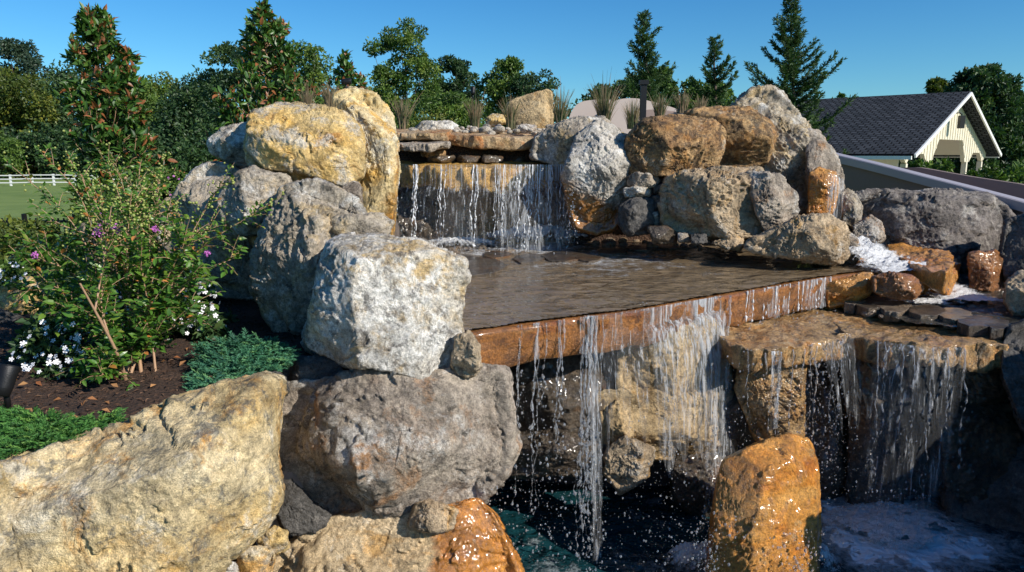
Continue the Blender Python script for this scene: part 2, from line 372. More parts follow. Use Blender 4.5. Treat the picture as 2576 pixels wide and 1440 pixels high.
def slab(label, poly, zt, th, mat, seed=0, n=46, name='stone_slab', cat='stone slab', amp=0.012, tilt=(0, 0), top_amp=0.004, side_mat=None, parent=None, group=None, sub=1):
    "flat stone: plan outline (world x, y), top height, thickness; broken sides"
    poly = np.array(poly, float); c = centroid(poly); R = radial(poly, c, 1)
    K = 360; rings_top = 22; th_ = np.radians(np.arange(K)); V = []; F = []
    prof = [(k / rings_top, 0.0) for k in range(rings_top)] + [(0.995, 0.0), (0.998, -0.02), (1.0, -0.08), (1.0, -0.3), (0.995, -0.5), (0.99, -0.7), (0.98, -0.9), (0.95, -1.0)] + [(0.6, -1.0), (0.2, -1.0), (0.01, -1.0)]
    prof[0] = (0.01, 0)
    for r, z in prof:
        for k in range(K): V.append((c[0] + r * R[k] * math.cos(th_[k]), c[1] + r * R[k] * math.sin(th_[k]), zt + z * th))
    V = np.array(V)
    for i in range(len(prof) - 1):
        for k in range(K):
            F.append((i * K + k, (i + 1) * K + k, (i + 1) * K + (k + 1) % K, i * K + (k + 1) % K))
    F = np.array(F)
    side = np.repeat(np.array([1.0 if (r > 0.9) else 0.0 for r, z in prof]), K)
    q = V + seed * 5.1
    n1 = ridged(q * np.array([7, 7, 2.5]), 4, 0.6)
    out = V - np.array([c[0], c[1], 0]); out[:, 2] = 0; out /= np.linalg.norm(out, axis=1)[:, None] + 1e-9
    V = V + out * (amp * n1 * side)[:, None]
    V[:, 2] += top_amp * (fbm(q * 4, 4, 0.6) + 0.35 * ridged(q * 9, 3, .6)) + (V[:, 0] - c[0]) * tilt[0] + (V[:, 1] - c[1]) * tilt[1]
    botm = np.repeat(np.array([1.0 if z < -0.6 else 0.0 for r, z in prof]), K)
    V[:, 2] += botm * amp * 1.6 * fbm(q * 3 + 9, 3)
    cen = np.array([c[0], c[1], zt])
    o = mesh_obj(name, V, F[:, ::-1], mat, parent, True, origin=cen)
    o.data.polygons.foreach_set('use_smooth', np.full(len(F), True))
    if parent is None: tag(o, label, cat, group)
    return o

# ------------------------------------------------------------------ ground
def seg_dist(px, py, poly):
    "signed distance to a polygon, negative inside"
    d = np.full(px.shape, 1e9); ins = np.zeros(px.shape, bool)
    for i in range(len(poly)):
        a = poly[i]; b = poly[(i + 1) % len(poly)]
        ex, ey = b[0] - a[0], b[1] - a[1]
        t = np.clip(((px - a[0]) * ex + (py - a[1]) * ey) / (ex * ex + ey * ey), 0, 1)
        d = np.minimum(d, np.hypot(px - a[0] - t * ex, py - a[1] - t * ey))
        c = ((a[1] > py) != (b[1] > py)) & (px < (b[0] - a[0]) * (py - a[1]) / ((b[1] - a[1]) or 1e-9) + a[0]); ins ^= c
    return np.where(ins, -d, d)
POOL = [(-3.6, -4), (-2.25, 2.3), (-1.35, 3.7), (-1.15, 4.2), (-1.55, 5.2), (-1.9, 6.2), (-1.7, 8.3), (2.9, 8.4), (6.5, 8.5), (9, 7), (9, -4)]
MOUND = [(-2.3, 8.6), (-2.0, 10.5), (0.5, 11.5), (2.4, 10.5), (2.4, 8.9), (1.0, 8.6)]
def ground_z(x, y):
    p = np.stack([x, y, 0 * x], -1).reshape(-1, 3)
    r = np.hypot(x, y - 3)
    z = 1.08 - 2.35 * sstep(r, 6.5, 26) + 0.12 * fbm(p * 0.11, 3).reshape(x.shape)
    z = z + 0.04 * fbm(p * 1.1, 3).reshape(x.shape) * (r < 30)
    m = seg_dist(x, y, MOUND); z = z + (2.47 - z) * sstep(-m, -2.0, 0.0) * (m < 2.0)
    q = seg_dist(x, y, POOL); z = z + (-1.3 - z) * sstep(-q, -0.02, 0.35)
    return z
def gz(x, y): return float(ground_z(np.array([float(x)]), np.array([float(y)]))[0])
def grid_sheet(name, xs, ys, zf, mat, off=0.0, keep=None):
    X, Y = np.meshgrid(xs, ys); Z = zf(X, Y) + off
    V = np.stack([X, Y, Z], -1).reshape(-1, 3); nx = len(xs)
    i = np.arange(len(ys) - 1)[:, None] * nx + np.arange(nx - 1)[None]; i = i.reshape(-1)
    F = np.stack([i, i + 1, i + nx + 1, i + nx], 1)
    if keep is not None:
        k = keep(X, Y).reshape(-1); F = F[k[F].all(1)]
    return mesh_obj(name, V, F, mat, None, True)
t = NT('lawn'); n1 = t.noise(0.35, 5); n2 = t.noise(30, 5, 0.7)
c = t.ramp(n1, [(0.3, (0.12, 0.19, 0.03)), (0.7, (0.19, 0.26, 0.055))]); c = t.mix(0.7, c, t.ramp(n2, [(0.3, 0.6), (0.7, 1.35)]), 'MULTIPLY')
M['lawn'] = t.set(col=c, rough=0.9, nrm=t.bump(n2, 0.05))
t = NT('mulch'); n1 = t.noise(4, 6, 0.7); n2 = t.noise(55, 6, 0.75); vv = t.vor(45, t.map(scale=(1, 2.2, 1)))
c = t.ramp(n1, [(0.3, (0.045, 0.024, 0.015)), (0.7, (0.105, 0.058, 0.036))]); c = t.mix(0.85, c, t.ramp(n2, [(0.3, 0.35), (0.7, 1.7)]), 'MULTIPLY')
M['mulch'] = t.set(col=c, rough=0.95, nrm=t.bump(t.math('ADD', n2, vv), 0.03))
def warp(a, b, n, c0, k=2.2):
    s_ = np.linspace(-1, 1, n); g = np.sign(s_) * (np.abs(s_) ** k)
    return np.where(g < 0, c0 + (c0 - a) * g, c0 + (b - c0) * g)
xs = warp(-600, 600, 420, 0, 3.2); ys = warp(-40, 900, 420, 5, 3.2)
tag(grid_sheet('lawn', xs, ys, lambda X, Y: ground_z(X, Y), M['lawn']), kind='structure')
def mulch_z(X, Y):
    p = np.stack([X, Y, 0 * X], -1).reshape(-1, 3)
    return ground_z(X, Y) + (0.018 * fbm(p * 9, 4, 0.65) + 0.02 * perlin(p * 2.2)).reshape(X.shape)
tag(grid_sheet('mulch_bed', np.arange(-6.5, 5.6, 0.035), np.arange(1.5, 13, 0.035), mulch_z, M['mulch'], 0.035,
    lambda X, Y: (seg_dist(X, Y, POOL) > -0.25) & ((np.hypot(X + 1.6, Y - 3.4) < 3.0 + 0.3 * np.sin(X * 2)) | (seg_dist(X, Y, MOUND) < 0.9))), kind='structure')

# ------------------------------------------------------------------ stonework
PL = -0.30                                   # level of the lower pool
SH = 1.30                                    # level of the stone shelf above the pool
B = boulder
def left_rocks():
    B('huge ochre boulder sloping across the bottom left corner in front of the mulch', [(-80,1195),(0,1163),(150,1118),(330,1068),(480,1003),(600,965),(690,943),(720,962),(702,1000),(690,1150),(702,1262),(650,1330),(560,1410),(500,1520),(-80,1540)],
      3.0, 0.46, M['gold_big'], crack=0.6, grad=(0.12, -0.03), sub=6, seed=1, ctr=(330, 1260), pw=7, tb=0.5, cuts=[((-0.12,-0.40,0.92),(400,1105,2.86)), ((0.20,-0.95,0.14),(420,1290,2.70))], rough=0.8, nrand=5, grow=1.0)
    B('wide grey brown boulder under the pale boulder, water running over its right end', [(698,1010),(715,966),(800,962),(895,956),(912,922),(1030,945),(1160,940),(1262,938),(1280,1040),(1286,1120),(1266,1190),(1205,1258),(1130,1275),(1062,1256),(1040,1280),(950,1297),(860,1298),(790,1282),(770,1250),(722,1210),(702,1130),(688,1060)],
      3.95, 0.55, M['graybrown'], sub=6, seed=2, pw=3.0, cuts=[((0.12,-0.97,0.12),(900,1120,3.50)), ((0.75,-0.65,0.05),(1180,1120,3.60)), ((-0.1,-0.4,0.9),(900,1010,3.6))], rough=0.9)
    B('pale blocky boulder with a lit white top at the left end of the water shelf', [(838,622),(870,606),(960,600),(1010,613),(1060,620),(1112,645),(1155,662),(1162,700),(1152,740),(1148,800),(1150,850),(1132,925),(1060,948),(1000,930),(930,918),(860,905),(780,872),(773,850),(790,790),(808,720),(820,670)],
      4.0, 0.55, M['white'], sub=6, seed=3, pw=6, cuts=[((0.05,-0.22,1),(990,705,3.5)), ((0.42,-0.9,0.02),(1080,800,3.55)), ((-0.62,-0.78,0.06),(985,780,3.50)), ((0.0,-0.9,-0.5),(1050,860,3.56))], rough=0.85, nrand=9)
    B('small rounded stone wedged beside the left end of the brown slab', [(1150,852),(1180,838),(1202,872),(1206,920),(1190,944),(1152,945),(1138,920)], 3.85, 0.13, M['tan'], sub=5, seed=4, name='stone', cat='stone')
    B('tall grey brown leaning boulder behind the pale blocky one', [(705,480),(742,468),(800,455),(850,480),(890,500),(908,540),(905,620),(850,680),(830,740),(800,830),(775,872),(740,868),(690,830),(660,790),(648,720),(650,640),(665,590),(690,540)],
      4.75, 0.45, M['gray'], sub=6, seed=35, pw=3.4, cuts=[((0.15,-0.45,0.85),(800,540,4.4)), ((-0.60,-0.8,0.0),(790,680,4.38)), ((0.55,-0.8,0.1),(860,600,4.45))], rough=1.1, nrand=12)
    B('thin flat stone bridging the tall grey boulder and the yellow pillar', [(815,565),(850,547),(960,543),(983,560),(978,590),(900,603),(850,598),(820,582)], 4.6, 0.24, M['gray'], sub=5, seed=6, pw=4, cuts=[((0.05,-0.15,1),(900,556,4.4)), ((0.3,-0.9,-0.1),(900,580,4.38))], name='stone', cat='stone')
    B('broad shaded boulder at the back left with the shrub branches crossing it', [(490,432),(520,416),(560,418),(600,440),(660,500),(675,600),(660,700),(648,752),(560,745),(500,722),(430,640),(396,600),(415,540),(450,480)],
      5.6, 0.4, M['gray'], sub=6, seed=77, pw=3.0, cuts=[((-0.65,-0.76,0.0),(560,600,5.25))], rough=0.7)
    B('grey boulder with a yellow sunlit top above the broad shaded one', [(565,470),(600,440),(640,425),(720,450),(735,480),(710,500),(690,530),(670,562),(640,588),(600,585),(560,545),(545,505)], 5.2, 0.35, M['gray'], sub=5, seed=8, cuts=[((0.1,-0.4,0.9),(650,480,4.95)), ((-0.5,-0.8,-0.2),(640,530,4.95))])
    B('brown stone in the gap left of the tall grey boulder', [(645,575),(700,520),(712,590),(690,640),(660,655),(628,605)], 5.3, 0.22, M['brown'], sub=4, seed=9, name='stone', cat='stone')
    B('bluish white shaded boulder at the far left top of the rock pile', [(523,372),(530,350),(560,325),(635,310),(660,380),(640,428),(592,437),(570,400),(530,388)], 6.0, 0.3, M['white'], sub=5, seed=10, cuts=[((-0.4,-0.9,0.1),(590,370,5.75))], rough=0.7)
    B('large yellow block with a grey top on the left of the upper falls', [(640,288),(700,270),(800,277),(862,292),(895,322),(905,352),(907,440),(870,466),(820,448),(740,424),(628,418),(627,385),(632,340)],
      5.6, 0.48, M['gold'], sub=6, seed=11, pw=6, cuts=[((0.22,-0.96,-0.12),(780,390,5.16)), ((0.0,-0.5,0.87),(760,318,5.2))], rough=1.0, nrand=9)
    B('tall yellow pillar of rock standing left of the upper falls', [(842,240),(880,227),(940,236),(985,290),(990,340),(998,420),(990,480),(984,560),(985,625),(905,625),(900,420),(890,340),(868,300),(845,280)],
      6.1, 0.45, M['tallgold'], sub=6, seed=12, pw=3.2, ctr=(935, 400), cuts=[((0.28,-0.95,0.05),(940,400,5.7)), ((-0.5,-0.8,0.3),(880,290,5.75))], rough=0.9, nrand=12)
    B('orange wedge stone under the large yellow block', [(672,426),(730,426),(782,452),(740,463),(676,466)], 5.5, 0.2, M['gold'], sub=4, seed=13, pw=5, name='stone', cat='stone')
    B('grey wedge stone left of the orange wedge stone', [(634,424),(671,425),(673,460),(641,456)], 5.5, 0.2, M['gray'], sub=4, seed=14, pw=5, name='stone', cat='stone')
    B('small brown stone between the tall grey boulder and the yellow pillar', [(862,470),(885,455),(905,465),(910,520),(890,510),(868,485)], 5.4, 0.15, M['graybrown'], sub=4, seed=15, name='stone', cat='stone')
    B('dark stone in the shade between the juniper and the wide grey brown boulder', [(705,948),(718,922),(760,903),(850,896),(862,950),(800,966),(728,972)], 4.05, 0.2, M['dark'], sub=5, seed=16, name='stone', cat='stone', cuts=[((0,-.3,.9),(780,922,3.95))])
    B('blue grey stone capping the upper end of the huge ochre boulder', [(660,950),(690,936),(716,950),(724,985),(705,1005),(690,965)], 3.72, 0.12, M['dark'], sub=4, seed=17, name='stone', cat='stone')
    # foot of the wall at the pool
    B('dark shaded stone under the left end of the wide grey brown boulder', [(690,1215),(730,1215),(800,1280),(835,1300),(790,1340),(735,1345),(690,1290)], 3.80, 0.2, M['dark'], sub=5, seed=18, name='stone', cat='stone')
    B('small orange stone set in mortar beside the huge ochre boulder', [(650,1352),(690,1326),(720,1340),(722,1380),(692,1396),(655,1376)], 3.62, 0.07, M['gold'], sub=4, seed=19, name='stone', cat='stone')
    B('yellow stone set in mortar at the bottom edge', [(600,1400),(625,1380),(680,1385),(692,1405),(672,1460),(600,1465)], 3.56, 0.08, M['gold_big'], sub=4, seed=20, name='stone', cat='stone')
    B('pale stone sliver in mortar at the bottom of the huge ochre boulder', [(548,1432),(590,1418),(602,1470),(550,1475)], 3.50, 0.08, M['white'], sub=4, seed=21, name='stone', cat='stone')
    B('wide tan boulder at the waterline whose right half is wet and orange', [(672,1440),(720,1392),(830,1312),(950,1290),(1060,1292),(1150,1280),(1192,1258),(1235,1300),(1268,1370),(1300,1440),(1310,1560),(660,1560)],
      3.85, 0.38, M['tanorange'], sub=6, seed=22, pw=3.4, ctr=(1000, 1430), cuts=[((-0.05,-0.75,0.65),(1000,1370,3.56)), ((0.35,-0.9,0.15),(1150,1420,3.56))], rough=0.8)
    B('grey tan block wedged under the wide grey brown boulder', [(1030,1318),(1048,1270),(1085,1264),(1150,1286),(1142,1334),(1062,1337)], 3.72, 0.16, M['tan'], sub=5, seed=23, pw=4, name='stone', cat='stone')
left_rocks()
def mid_rocks():
    B('dark blue grey boulder at the right end of the capstone', [(1338,396),(1350,345),(1400,315),(1460,301),(1515,300),(1545,326),(1520,370),(1480,400),(1440,425),(1400,412)], 7.7, 0.4, M['gray'], sub=5, seed=30, cuts=[((-0.6,-0.75,0.1),(1410,360,7.45)), ((0.2,-0.6,0.8),(1470,330,7.45))])
    B('tall whitish boulder right of the upper falls with a wet orange foot', [(1436,400),(1458,345),(1505,310),(1545,318),(1580,362),(1584,440),(1594,500),(1568,548),(1545,574),(1500,587),(1450,572),(1432,520),(1418,440)],
      7.2, 0.4, M['whiteorange'], sub=6, seed=31, pw=6, ctr=(1510, 440), cuts=[((0.35,-0.92,0.15),(1520,430,6.85)), ((-0.75,-0.6,-0.1),(1450,500,7.0)), ((0.3,-0.6,0.75),(1500,350,7.0))], rough=0.8)
    B('small yellow stone between the whitish boulder and the dark brown block', [(1542,345),(1565,335),(1590,345),(1588,362),(1555,362)], 7.3, 0.12, M['gold'], sub=4, seed=32, name='stone', cat='stone')
    B('dark brown rectangular block right of the whitish boulder', [(1576,400),(1582,350),(1622,308),(1700,299),(1790,311),(1812,332),(1811,372),(1795,412),(1750,436),(1600,440),(1574,430)],
      7.1, 0.45, M['brown'], sub=6, seed=33, pw=7, cuts=[((-0.52,-0.85,-0.05),(1720,370,6.72)), ((0.75,-0.62,0.1),(1785,370,6.85)), ((0,-0.35,0.93),(1690,318,6.8))], rough=1.0, nrand=6)
    B('brown grey rounded boulder behind the dark brown block', [(1722,288),(1800,274),(1880,280),(1930,310),(1946,340),(1925,402),(1880,428),(1812,434),(1790,400),(1770,330)],
      7.5, 0.4, M['brown'], sub=5, seed=34, pw=6, cuts=[((0.4,-0.9,0),(1880,360,7.15)), ((0,-0.45,0.9),(1830,305,7.25))])
    B('tall grey peaked boulder at the top right of the rock pile', [(1845,275),(1900,227),(1945,219),(1985,258),(2010,300),(2036,325),(2046,450),(2048,560),(2010,575),(1960,540),(1930,470),(1900,400),(1880,330)],
      8.0, 0.5, M['gray'], sub=6, seed=36, pw=3.0, ctr=(1975, 400), cuts=[((0.25,-0.9,0.3),(1980,420,7.6)), ((-0.6,-0.7,0.4),(1900,300,7.7))], rough=1.1)
    B('steep grey brown boulder leaning on the right of the peaked boulder', [(2028,330),(2060,340),(2095,385),(2112,430),(2120,500),(2116,565),(2055,565),(2035,450)], 7.75, 0.35, M['graybrown'], sub=5, seed=37, cuts=[((0.5,-0.85,0.2),(2080,440,7.5))])
    B('wet yellow block with a trickle of water at the foot of the steep boulder', [(2040,437),(2060,424),(2098,436),(2112,470),(2102,520),(2088,550),(2036,546)], 7.3, 0.16, M['orangewet'], sub=5, seed=38, pw=4)
    B('wide tan boulder with a bright centre under the dark brown block', [(1668,560),(1672,490),(1682,450),(1760,436),(1900,430),(1926,470),(1930,540),(1938,592),(1830,592),(1700,584)],
      6.85, 0.4, M['tan'], sub=6, seed=39, pw=7, cuts=[((-0.42,-0.9,0.0),(1800,520,6.48)), ((0.75,-0.6,0.1),(1905,520,6.62)), ((0,-0.4,0.9),(1800,452,6.6))], rough=1.2, nrand=9)
    B('brown angular boulder at the right of the wide tan one', [(1880,436),(1960,446),(2002,492),(2006,545),(1990,572),(1932,592),(1905,540)], 6.65, 0.3, M['graybrown'], sub=5, seed=40, pw=3.6, cuts=[((0.6,-0.75,0.1),(1970,510,6.4))])
    B('mottled boulder with orange wet end where the shelf meets the rocks', [(1870,622),(1900,608),(1950,580),(2010,553),(2080,548),(2127,570),(2132,605),(2120,662),(2060,657),(1980,640),(1910,634)],
      6.25, 0.38, M['tan'], sub=6, seed=41, pw=3.6, cuts=[((0.7,-0.7,0.0),(2100,610,6.1)), ((-0.2,-0.6,0.75),(2010,600,6.0))], rough=1.3)
    small = [
     ('flat top stone in the small stone stack', [(1578,446),(1600,437),(1655,440),(1666,456),(1640,470),(1580,468)], 'graybrown'),
     ('second stone down in the small stone stack', [(1570,476),(1600,470),(1640,474),(1636,492),(1575,496)], 'gray'),
     ('small round stone right of the second stacked stone', [(1644,470),(1665,465),(1668,482),(1646,486)], 'dark'),
     ('dark lower stone of the small stone stack', [(1560,520),(1590,498),(1640,500),(1642,560),(1640,592),(1580,592),(1556,560)], 'dark'),
     ('dark chip stone between stack and wide tan boulder', [(1642,494),(1668,496),(1670,525),(1644,528)], 'dark'),
     ('lower dark stone beside the wide tan boulder', [(1632,540),(1662,532),(1666,570),(1640,578)], 'graybrown'),
     ('glossy black stone at the rear edge of the shelf', [(1632,572),(1680,572),(1705,590),(1700,612),(1645,612)], 'darkwet'),
     ('small brown stone right of the glossy black stone', [(1706,588),(1730,588),(1736,610),(1708,608)], 'graybrown'),
     ('pale tan triangular stone at the rear edge of the shelf', [(1790,612),(1845,594),(1868,600),(1866,632),(1830,624)], 'tan'),
     ('dark stone by the pale tan triangular stone', [(1740,592),(1775,592),(1778,612),(1742,612)], 'dark')]
    for k, (lb, pl, m) in enumerate(small):
        B(lb, pl, 6.95 if k < 6 else 6.75 - 0.06 * (k - 6), 0.14, M[m], sub=4, seed=50 + k, pw=3.6, name='stone', cat='stone', group='small stones at the back of the shelf')
    # capstones and pour slab of the upper falls
    def at(u, v, d): p = P(u, v, d); return (p[0], p[1])
    z1 = P(1200, 366, 7.9)[2]
    slab('long rusty topped capstone over the upper falls', [at(1085,0,7.85), at(1200,0,7.7), at(1367,0,7.75), at(1375,0,8.9), at(1240,0,9.4), at(1085,0,9.2)], P(1200,334,7.8)[2] + 0.02, 0.13, M['capstone'], 60, tilt=(-0.035, 0.07), amp=0.03, top_amp=0.012)
    slab('short brown capstone at the left over the upper falls', [at(990,0,7.7), at(1060,0,7.65), at(1120,0,7.75), at(1125,0,8.6), at(990,0,8.6)], P(1050,330,7.7)[2] + 0.02, 0.085, M['capstone'], 61, tilt=(0.0, 0.07), amp=0.025, top_amp=0.01)
    slab('lower grey capstone under the short brown one', [at(992,0,7.5), at(1070,0,7.4), at(1118,0,7.5), at(1120,0,8.3), at(990,0,8.3)], P(1050,357,7.5)[2] + 0.01, 0.085, M['graybrown'], 62, tilt=(0.02, 0.06), amp=0.03, top_amp=0.012)
    slab('wet ochre pouring slab of the upper falls', [at(985,0,7.9), at(1020,0,7.6), at(1100,0,7.42), at(1250,0,7.33), at(1380,0,7.42), at(1432,0,7.62), at(1435,0,8.8), at(985,0,8.8)], P(1200,406,7.9)[2] + .01, 0.24, M['lipwet'], 63, amp=0.05, top_amp=0.02, tilt=(0, 0.09))
    for k, (u, v, wd) in enumerate([(1090,388,30), (1110,402,34), (1180,402,28), (1240,402,26), (1300,403,20), (1360,400,30)]):
        B(['rust brick shaped stone in the dark slot','wet flat stone on the pouring slab','flat stone right of the wet flat one','small stone toward the right of the slot','dark block at the back of the slot','flat wet stone at the right end of the slot'][k],
          [(u-wd,v-9),(u+wd,v-8),(u+wd*.9,v+6),(u-wd,v+7)], 8.0 + 0.2 * (k > 3), 0.14, M['darkwet' if k else 'brown'], sub=3, seed=70 + k, pw=5, name='stone', cat='stone', group='stones in the slot above the upper falls')
    # behind the upper falls
    for k, (lb, pl, m) in enumerate([
      ('dark red brown rock at the left behind the upper falls', [(985,470),(1090,475),(1110,560),(1100,625),(985,625)], 'darkwet'),
      ('pinkish column of rock behind the upper falls', [(1085,500),(1130,478),(1190,480),(1200,560),(1195,620),(1085,620)], 'purplewet'),
      ('tan cracked rock in the middle behind the upper falls', [(1185,490),(1240,475),(1262,540),(1268,615),(1190,622)], 'tanwet'),
      ('mauve broad rock at the right behind the upper falls', [(1300,470),(1420,470),(1440,560),(1430,612),(1310,612),(1270,540)], 'purplewet'),
      ('slim pale rock at the foot of the upper falls', [(1255,560),(1275,540),(1310,590),(1312,615),(1262,618)], 'tanwet')]):
        B(lb, pl, 8.2 - 0.15 * (k == 4), 0.28, M[m], sub=5, seed=80 + k, pw=3.2)
mid_rocks()
# shelf
fe = [PZ(1150,843,SH), PZ(1350,815,SH), PZ(1600,783,SH), PZ(1820,745,SH), PZ(2080,699,SH), PZ(2200,683,SH)]
be = [PZ(2130,664,SH), PZ(1950,640,SH), PZ(1850,600,SH), PZ(1600,585,SH), PZ(1300,585,SH), PZ(1000,600,SH), PZ(950,700,SH), PZ(1040,800,SH)]
SHELF = [(p[0], p[1]) for p in fe + be]
slab('wide brown stone shelf with water sliding over its front edge', SHELF, SH, 0.265, M['slabwet'], 90, amp=0.02, top_amp=0.0)
def low_rocks():
    def pz(z, *pts): return [tuple(PZ(u, v, z)[:2]) for u, v in pts]
    slab('tan orange ledge catching the falls from the shelf', pz(1.02, (1812,848),(1850,868),(1900,880),(2000,872),(2075,856),(2125,835),(2125,808),(2060,780),(1950,775),(1840,800)), 1.02, 0.15, M['tanwet'], 91, amp=0.035, top_amp=0.028)
    slab('mossy brown ledge at the lip of the right hand fall', pz(1.02, (2105,800),(2130,835),(2200,852),(2330,868),(2520,868),(2540,830),(2450,800),(2200,770),(2120,778)), 1.015, 0.18, M['tanwet'], 92, amp=0.035, top_amp=0.026)
    B('streaked tan rock column under the orange ledge', [(1870,900),(1940,885),(2012,890),(2016,1000),(2012,1120),(1940,1145),(1890,1080),(1862,980)], 5.15, 0.26, M['tanwet'], sub=6, seed=93, rough=1.1, cuts=[((0.3,-0.95,0),(1950,1000,4.93))])
    B('bright orange wet boulder in the splash at the bottom', [(1822,1168),(1900,1130),(1990,1108),(2036,1118),(2050,1180),(2052,1300),(2050,1420),(2040,1640),(1760,1640),(1790,1400),(1805,1250)],
      4.42, 0.38, M['orangewet'], sub=6, seed=94, pw=3.6, cuts=[((0.25,-0.96,0.1),(1960,1280,4.05)), ((-0.5,-0.85,0.0),(1850,1300,4.10)), ((0,-0.4,0.9),(1950,1140,4.26))], rough=0.5, nrand=4)
    # inside of the grotto
    B('large sunlit tan block under the shelf behind the water curtain', [(1545,985),(1560,905),(1600,850),(1660,800),(1780,790),(1845,830),(1850,990),(1700,998)], 5.3, 0.40, M['cavetan'], sub=5, seed=95, pw=8, grad=(0.2,0), cuts=[((0.55,-.83,0),(1700,900,4.93))], nrand=6, rough=0.7)
    B('second sunlit tan block lower behind the water curtain', [(1515,985),(1700,990),(1850,985),(1850,1150),(1760,1165),(1620,1150),(1520,1130)], 5.33, 0.40, M['cavetan'], sub=5, seed=96, pw=8, grad=(0.2,0), cuts=[((0.55,-.83,0),(1700,1050,4.97))], nrand=6, rough=0.7)
    B('pale upright stone at the left of the tan blocks', [(1532,1035),(1560,1000),(1590,1035),(1592,1100),(1570,1130),(1535,1110)], 4.95, 0.16, M['cavetan'], sub=4, seed=97, name='stone', cat='stone')
    B('tan brown stone at the grotto waterline', [(1530,1130),(1570,1100),(1640,1130),(1625,1200),(1560,1240),(1525,1190)], 4.9, 0.2, M['tan'], sub=5, seed=98)
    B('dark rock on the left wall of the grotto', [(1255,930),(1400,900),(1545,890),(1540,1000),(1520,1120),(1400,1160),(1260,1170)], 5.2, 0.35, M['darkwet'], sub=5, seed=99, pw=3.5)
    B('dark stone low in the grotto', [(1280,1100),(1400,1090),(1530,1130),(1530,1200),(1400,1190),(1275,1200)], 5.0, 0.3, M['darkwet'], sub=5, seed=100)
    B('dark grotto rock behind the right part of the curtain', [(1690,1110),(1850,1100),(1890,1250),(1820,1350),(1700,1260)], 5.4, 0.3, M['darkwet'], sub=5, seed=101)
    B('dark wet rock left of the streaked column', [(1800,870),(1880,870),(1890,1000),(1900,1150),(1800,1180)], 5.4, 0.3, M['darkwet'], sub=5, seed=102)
    cols = [('brown wet rock right of the streaked column', [(2010,880),(2150,860),(2160,1050),(2150,1250),(2010,1250)], 5.7),
            ('brown rock behind the left part of the right hand fall', [(2140,860),(2260,865),(2290,1050),(2270,1300),(2140,1280)], 5.5),
            ('grey rock behind the middle of the right hand fall', [(2250,868),(2400,872),(2410,1080),(2370,1300),(2260,1300)], 5.6),
            ('mossy dark block at the right of the right hand fall', [(2370,880),(2530,872),(2545,1010),(2500,1050),(2390,1040)], 5.4),
            ('black shaded rock low at the right', [(2360,1030),(2560,1020),(2590,1260),(2400,1290)], 5.35)]
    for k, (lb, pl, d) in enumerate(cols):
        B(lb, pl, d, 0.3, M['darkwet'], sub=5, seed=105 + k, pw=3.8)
    # right side
    B('long dark boulder with a lit grey top beside the slide', [(2145,500),(2200,484),(2255,482),(2275,492),(2400,484),(2480,495),(2520,520),(2552,550),(2542,600),(2515,655),(2400,672),(2250,645),(2180,605),(2138,545)],
      7.7, 0.5, M['darkbrown'], sub=6, seed=110, pw=3.2, cuts=[((-0.80,-0.58,-0.25),(2330,580,7.35)), ((0,-0.15,1),(2350,510,7.4)), ((0.8,-0.6,0.1),(2530,560,7.5))], rough=1.2)
    B('small grey stone at the foot of the steep boulder', [(2120,480),(2150,478),(2168,520),(2160,575),(2122,560)], 7.5, 0.18, M['gray'], sub=4, seed=111, name='stone', cat='stone')
    B('grey tan stone by the top of the side cascade', [(2150,570),(2190,545),(2215,560),(2225,600),(2200,625),(2150,612)], 7.1, 0.2, M['graybrown'], sub=5, seed=112, name='stone', cat='stone')
    B('pale wet stone left of the side cascade', [(2128,585),(2152,590),(2165,640),(2150,665),(2124,660)], 6.6, 0.14, M['graybrown'], sub=4, seed=113, name='stone', cat='stone')
    slab('long orange wet stone along the side cascade', pz(1.38, (2235,622),(2265,614),(2320,624),(2370,642),(2388,662),(2380,692),(2320,676),(2262,650)), 1.38, 0.15, M['orangewet'], 114, amp=0.04, top_amp=0.035)
    slab('orange wet step stone under the side cascade', pz(1.27, (2110,690),(2190,688),(2330,690),(2380,700),(2400,660),(2250,640),(2150,655)), 1.27, 0.20, M['orangewet'], 115, amp=0.04, top_amp=0.035)
    B('rust red stone in the step of the side cascade', [(2195,700),(2240,690),(2300,700),(2318,725),(2300,752),(2240,748),(2200,735)], 5.75, 0.16, M['slabwet'], sub=5, seed=116, name='stone', cat='stone')
    B('olive end stone of the shelf', [(2080,715),(2130,705),(2170,690),(2195,690),(2190,735),(2150,760),(2085,775)], 5.95, 0.14, M['orangewet'], sub=5, seed=117, pw=4, name='stone', cat='stone')
    B('rusty dark block at the back of the right basin', [(2440,640),(2500,635),(2545,680),(2530,735),(2445,725)], 6.6, 0.25, M['slabwet'], sub=5, seed=118)
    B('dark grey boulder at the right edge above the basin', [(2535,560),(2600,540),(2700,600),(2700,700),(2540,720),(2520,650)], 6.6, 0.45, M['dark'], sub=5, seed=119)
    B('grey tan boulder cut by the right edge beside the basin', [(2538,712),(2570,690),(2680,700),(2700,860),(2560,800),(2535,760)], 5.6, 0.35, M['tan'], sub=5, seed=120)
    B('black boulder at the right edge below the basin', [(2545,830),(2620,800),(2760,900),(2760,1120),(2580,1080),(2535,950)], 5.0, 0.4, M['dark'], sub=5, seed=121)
    B('huge black shaded boulder in the bottom right corner', [(2390,1250),(2500,1150),(2640,1080),(2850,1200),(2850,1560),(2500,1560),(2420,1430)], 5.3, 0.5, M['dark'], sub=5, seed=122)
